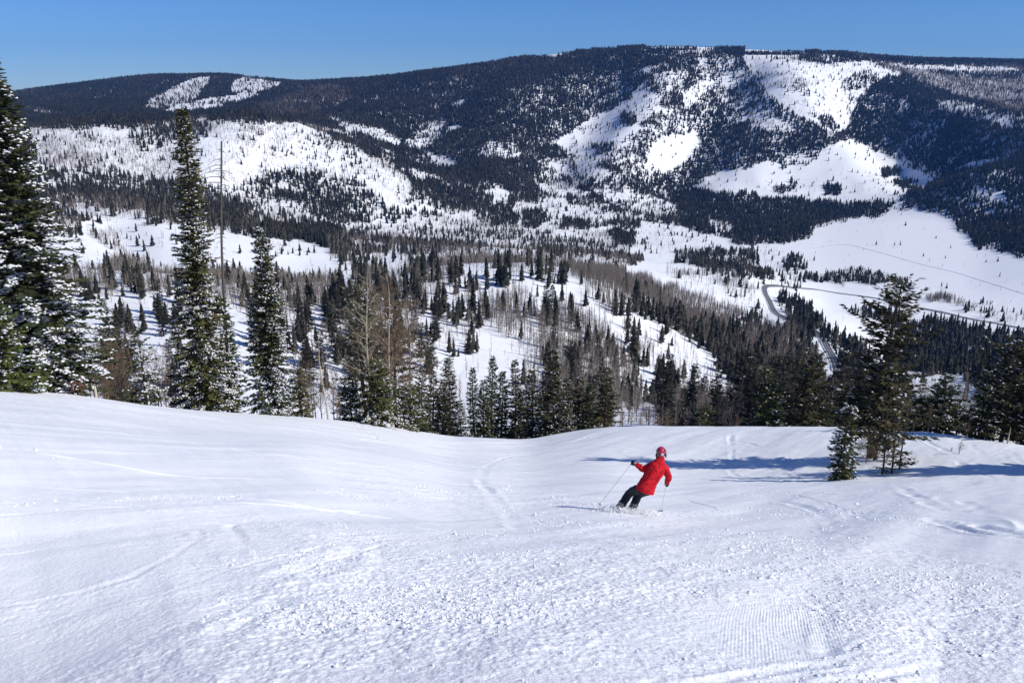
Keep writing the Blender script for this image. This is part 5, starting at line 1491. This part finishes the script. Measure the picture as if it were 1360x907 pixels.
for q in (-1, 1):
    g = Geo()
    ellipsoid(g, hc + [q * 0.055, -0.085, 0.075], 0.024, 0.030, 0.016, 10, 8)
    link('vent', g.mesh('vent', M_BLACK, True), hm)
for sgn in (-1, 1):
    g = Geo()
    ellipsoid(g, hc + [sgn * 0.108, 0.0, -0.085], 0.022, 0.05, 0.055, 10, 8)
    link('ear_pad', g.mesh('ear_pad', M_BLACK, True), hm)


# gloves: a palm, four bent fingers of their own lengths and a thumb, closed round the pole grip
def glove(wr, hand, axis, side):
    """hand = centre of the grip, axis = pole direction (down), side = +1/-1 thumb side"""
    wr = np.array(wr); hand = np.array(hand); ax = np.array(axis, float); ax /= np.linalg.norm(ax)
    f = hand - wr; f -= ax * (f @ ax); f /= np.linalg.norm(f)
    s = np.cross(ax, f)
    vs, es, rs = [], [], []

    def chain(pts, rr, root=None):
        st = len(vs)
        vs.extend([tuple(p) for p in pts]); rs.extend(rr)
        if root is not None: es.append((root, st))
        es.extend([(st + k, st + k + 1) for k in range(len(pts) - 1)])
        return st
    palm = hand - f * 0.045 + s * 0.012 * side
    chain([wr, wr * 0.45 + palm * 0.55, palm], [0.040, 0.038, 0.040])
    for k, L in enumerate((0.90, 1.0, 0.95, 0.75)):
        b = palm + ax * (k - 1.5) * 0.024
        chain([b, b + f * 0.035 * L + s * 0.018 * side, b + f * 0.066 * L + s * 0.004 * side, b + f * 0.062 * L - s * 0.026 * side, b + f * 0.035 * L - s * 0.034 * side], [0.013, 0.013, 0.0125, 0.012, 0.010], 2)
    b = palm - ax * 0.035
    chain([b, b - s * 0.03 * side + f * 0.012, b - s * 0.042 * side + f * 0.038 - ax * 0.006], [0.015, 0.014, 0.011], 2)
    return skin_body('glove', vs, es, rs, M_BLACK, person, 2)


def gz(x, y):
    return float(hgt(SX + x, SY + y)) - SZ


def pole(hand, tip, label):
    hand = np.array(hand); tip = np.array(tip)
    d_ = tip - hand; d_ /= np.linalg.norm(d_)
    e = bpy.data.objects.new('ski_pole', None); COL.objects.link(e); e.location = (SX, SY, SZ); e.scale = (0.95, 0.95, 0.95)
    tag(e, label, 'ski pole')
    g = Geo(); tube(g, [hand + d_ * 0.05, hand + d_ * 0.4, tip], [0.006, 0.0055, 0.004], 8)
    link('shaft', g.mesh('shaft', M_ALU, True), e)
    g = Geo(); tube(g, [hand - d_ * 0.075, hand - d_ * 0.06, hand, hand + d_ * 0.06], [0.014, 0.020, 0.015, 0.012], 10)
    link('grip', g.mesh('grip', M_BLACK, True), e)
    g = Geo(); c = tip - d_ * 0.07
    tube(g, [c - d_ * 0.012, c, c + d_ * 0.006], [0.008, 0.048, 0.046], 14)
    link('basket', g.mesh('basket', M_BLACK), e)
    g = Geo()
    s_ = np.linspace(0, 2 * np.pi, 14)
    u_ = np.cross(d_, [0, 0, 1.0]); u_ /= np.linalg.norm(u_); w_ = np.cross(d_, u_)
    tube(g, [hand - d_ * 0.06 + u_ * 0.05 * np.cos(t) + (d_ * 0.07) * (1 - np.sin(t)) * 0.6 for t in s_], 0.006, 4)
    link('wrist_strap', g.mesh('wrist_strap', M_BLACK), e)
    return d_


hand_l = (-0.045, 0.315, 1.13); hand_r = (0.775, 0.275, 0.585)
dl = pole(hand_l, (-0.86, -0.10, gz(-0.86, -0.10) + 0.12), "ski pole held out in the skier's left hand, trailing to the left")
dr = pole(hand_r, (0.80, 0.92, gz(0.80, 0.92) - 0.02), "ski pole in the skier's lowered right hand, tip planted ahead")
glove(wr_l, hand_l, dl, 1)
glove(wr_r, hand_r, dr, -1)

# boots (parts of the skier) and skis (things of their own)
SD = np.array([-0.42, 0.80, 0.0]); SD[2] = -0.36; SD /= np.linalg.norm(SD)
for (ax_, ay_, az_) in (al, ar):
    g = Geo()
    c = np.array([ax_, ay_, az_])
    up = np.array([0.25, -0.05, 0.97])
    p = [c + up * 0.17 - SD * 0.02, c + up * 0.06 - SD * 0.02, c - up * 0.03 - SD * 0.0, c - up * 0.045 + SD * 0.10, c - up * 0.055 + SD * 0.20]
    etube(g, curve_pts(p, 4), rads([0.072, 0.068, 0.066, 0.060, 0.042], 17), rads([0.085, 0.085, 0.075, 0.05, 0.032], 17), ref=(1, 0, 0), sides=14)
    link('boot', g.mesh('boot', M_BOOT, True), person)
for (ax_, ay_, az_), lab in ((al, "ski under the skier's left boot, half sunk in flying snow"), (ar, "ski under the skier's right boot, half sunk in flying snow")):
    c = np.array([ax_, ay_, az_]) - np.array([0.25, -0.05, 0.97]) * 0.14
    side = np.cross(SD, [0.25, -0.05, 0.97]); side /= np.linalg.norm(side); nrm = np.cross(side, SD)
    t = np.linspace(-0.66, 0.90, 30)
    half = 0.042 + 0.016 * ((t - 0.05) / 0.85) ** 2
    half = np.where(t > 0.78, half * np.sqrt(np.clip(1 - ((t - 0.78) / 0.125) ** 2, 0.02, 1)), half)
    lift = np.where(t > 0.66, 0.9 * (t - 0.66) ** 2 * 1.6, 0)
    L_ = c + t[:, None] * SD + lift[:, None] * nrm
    v = np.concatenate([L_ - side * half[:, None] + nrm * 0.012, L_ + side * half[:, None] + nrm * 0.012, L_ - side * half[:, None], L_ + side * half[:, None]])
    k = np.arange(29); n_ = 30
    f = np.concatenate([np.stack([k, k + n_, k + n_ + 1, k + 1], -1), np.stack([k + 2 * n_ + 1, k + 3 * n_ + 1, k + 3 * n_, k + 2 * n_], -1),
                        np.stack([k, k + 1, k + 1 + 2 * n_, k + 2 * n_], -1), np.stack([k + n_ + 1, k + n_, k + 3 * n_, k + 3 * n_ + 1], -1)])
    e = bpy.data.objects.new('ski', None); COL.objects.link(e); e.location = (SX, SY, SZ); e.scale = (0.95, 0.95, 0.95); tag(e, lab, 'ski')
    g = Geo(); g.add(v, f, 0.3); link('ski_body', g.mesh('ski_body', M_SKI), e)
    for o1, nm in ((-0.17, 'heel_binding'), (0.17, 'toe_binding')):
        g = Geo(); b_ = c + SD * o1 + nrm * 0.03
        etube(g, [b_ - SD * 0.04, b_, b_ + SD * 0.04], [0.03, 0.034, 0.02], [0.02, 0.026, 0.015], ref=side, sides=8)
        link(nm, g.mesh(nm, M_BLACK), e)


# ------------------------------------------------------------------ loose snow
ICO_V = np.array([(0, 0, 1), (0.894, 0, 0.447), (0.276, 0.851, 0.447), (-0.724, 0.526, 0.447), (-0.724, -0.526, 0.447), (0.276, -0.851, 0.447),
                  (0.724, 0.526, -0.447), (-0.276, 0.851, -0.447), (-0.894, 0, -0.447), (-0.276, -0.851, -0.447), (0.724, -0.526, -0.447), (0, 0, -1)])
ICO_F = np.array([(0, 1, 2), (0, 2, 3), (0, 3, 4), (0, 4, 5), (0, 5, 1), (1, 6, 2), (2, 7, 3), (3, 8, 4), (4, 9, 5), (5, 10, 1), (2, 6, 7), (3, 7, 8), (4, 8, 9), (5, 9, 10), (1, 10, 6), (11, 7, 6), (11, 8, 7), (11, 9, 8), (11, 10, 9), (11, 6, 10)])


def lumps(name, P, size, seed, label, cat, squash=0.75):
    r_ = np.random.default_rng(seed)
    n = len(P)
    v = ICO_V[None] * r_.uniform(0.6, 1.3, (n, 12, 1)) * size[:, None, None] * np.stack([r_.uniform(0.8, 1.3, n), r_.uniform(0.8, 1.3, n), np.full(n, squash)], 1)[:, None]
    v = (v + P[:, None]).reshape(-1, 3)
    f = (ICO_F[None] + (np.arange(n) * 12)[:, None, None]).reshape(-1, 3)
    me = mesh_from(name, v, [f], [M_SNOW], smooth=False)
    return tag(link(name, me), label, cat, kind='stuff')


n = 210000
az = rng.uniform(math.radians(-46), math.radians(46), n)
rr = 3.2 + 30 * rng.random(n) ** 1.5
x = rr * np.sin(az); y = rr * np.cos(az)
m = rough_mask(x, y) * np.clip(0.5 + 1.2 * fbm(x / 1.1, y / 1.1, 3, 120), 0.02, 1)
k = rng.random(n) < np.clip(m - 0.25, 0, 1) * 1.3 * 0.6 * np.clip((30 - rr) / 14, 0, 1)
x, y, rr = x[k], y[k], rr[k]
sz = np.clip(rng.lognormal(-4.85, 0.50, len(x)), 0.003, 0.034) * np.clip(0.8 + rr / 40, 0.9, 1.3)
z = hgt(x, y) + snow_detail(x, y) + sz * 0.25
lumps('snow_chunks', np.stack([x, y, z], 1), sz, 3, 'small broken chunks of snow lying on the run', 'snow')
# snow thrown up by the skis
n = 5200
c = np.array([[-0.36, 0.0, 0.04], [-0.05, 0.0, 0.04]])[rng.integers(0, 2, n)]
off = rng.normal(size=(n, 3)) * [0.22, 0.18, 0.05]
P = c + off
P[:, 2] = np.abs(P[:, 2]) * 0.9 + 0.01
P[:, 0] += 0.25 * np.maximum(0, rng.normal(size=n)) * (rng.random(n) < 0.5)
P[:, 2] += np.array([gz(a_, b_) for a_, b_ in P[:, :2]])
lumps('snow_spray', P + [SX, SY, SZ], np.clip(rng.lognormal(-5.0, 0.45, n), 0.003, 0.016), 4, "snow thrown up around the skier's boots", 'snow', 0.9)
# ------------------------------------------------------------------ highway in the valley, winding round the wooded nose and across the meadow
def mat_road():
    m, n, l, b = new_mat('slushy_asphalt')
    at = n.new('ShaderNodeAttribute'); at.attribute_name = 'across'
    r = ramp(n, [(0.0, (0.78, 0.80, 0.85)), (0.10, (0.5, 0.52, 0.55)), (0.16, (0.055, 0.057, 0.062)), (0.30, (0.06, 0.062, 0.068)), (0.36, (0.30, 0.31, 0.33)), (0.44, (0.07, 0.07, 0.075)),
                 (0.56, (0.06, 0.062, 0.068)), (0.64, (0.32, 0.33, 0.35)), (0.70, (0.06, 0.062, 0.068)), (0.86, (0.055, 0.057, 0.062)), (0.92, (0.5, 0.52, 0.55)), (1.0, (0.78, 0.80, 0.85))])
    l.new(at.outputs['Fac'], r.inputs['Fac'])
    l.new(r.outputs['Color'], b.inputs['Base Color'])
    b.inputs['Roughness'].default_value = 0.7
    return m


def ribbon(name, label, W, width, mat, lift, banks=None):
    W = np.array(W)
    d_ = np.gradient(W, axis=0); d_ /= np.linalg.norm(d_, axis=1)[:, None]
    nn = np.stack([-d_[:, 1], d_[:, 0]], 1)
    k = 9
    s = np.linspace(-0.5, 0.5, k)
    X = W[:, None, 0] + nn[:, None, 0] * s[None] * width; Y = W[:, None, 1] + nn[:, None, 1] * s[None] * width
    zc = hgt(W[:, 0], W[:, 1])
    zc = smooth1(zc, 6) if len(zc) > 20 else zc
    Z = hgt(X, Y) + lift
    v = np.stack([X, Y, Z], -1).reshape(-1, 3)
    i = np.arange(len(v)).reshape(len(W), k)
    q = np.stack([i[:-1, :-1], i[1:, :-1], i[1:, 1:], i[:-1, 1:]], -1).reshape(-1, 4)
    me = mesh_from(name, v, [q], [mat], attrs={'across': ('POINT', np.tile(np.linspace(0, 1, k), len(W)))})
    tag(link(name, me), label, None, kind='structure')


pts = [(1113, 494), (1107, 476), (1098, 460), (1086, 444), (1060, 428), (1038, 420), (1028, 413), (1022, 400), (1016, 388), (1017, 381), (1032, 380), (1050, 382), (1075, 384), (1100, 387.5), (1140, 393), (1180, 400), (1220, 409), (1260, 417), (1300, 426), (1340, 433), (1400, 444)]
W = []
for p in pts:
    X, Y, Z = hit(p[0], p[1], 300)
    W.append((X, Y))
W = spline(W, 14)
ribbon('road', 'highway winding round the wooded nose and across the snowy meadow', W, 7.0, mat_road(), 0.5)

W = [hit(px, py, 900)[:2] for px, py in [(1075, 330), (1120, 325), (1160, 333), (1220, 350), (1280, 365), (1360, 390), (1420, 410)]]
ribbon('snow_track', 'faint packed trail across the snowy meadow', spline(W, 10), 2.5, mat_plain('packed_snow', (0.85, 0.87, 0.905), 0.7), 0.35)
# ------------------------------------------------------------------ the air of the valley
import bmesh
bm = bmesh.new()
x0, x1, y0, y1, z0, z1 = -8200, 8200, -8200, 8200, -900, 420
z0 = min(float(v.co.z) for v in bpy.data.objects['snow_ground'].data.vertices) - 1 if False else z0
vs = [bm.verts.new(p) for p in [(x0, y0, z0), (x1, y0, z0), (x1, y1, z0), (x0, y1, z0), (x0, y0, z1), (x1, y0, z1), (x1, y1, z1), (x0, y1, z1)]]
for f in [(3, 2, 1, 0), (4, 5, 6, 7), (0, 1, 5, 4), (1, 2, 6, 5), (2, 3, 7, 6), (3, 0, 4, 7)]:
    bm.faces.new([vs[i] for i in f])
me = bpy.data.meshes.new('haze'); bm.to_mesh(me); bm.free()
m = bpy.data.materials.new('haze_air'); m.use_nodes = True
n = m.node_tree.nodes; n.remove(n['Principled BSDF'])
pv = n.new('ShaderNodeVolumePrincipled')
pv.inputs['Color'].default_value = (0.10, 0.36, 1.0, 1)
pv.inputs['Density'].default_value = 4.6e-5
pv.inputs['Anisotropy'].default_value = 0.2
m.node_tree.links.new(pv.outputs[0], n['Material Output'].inputs['Volume'])
me.materials.append(m)
tag(link('haze', me), 'thin blue haze filling the valley', 'haze', kind='stuff')
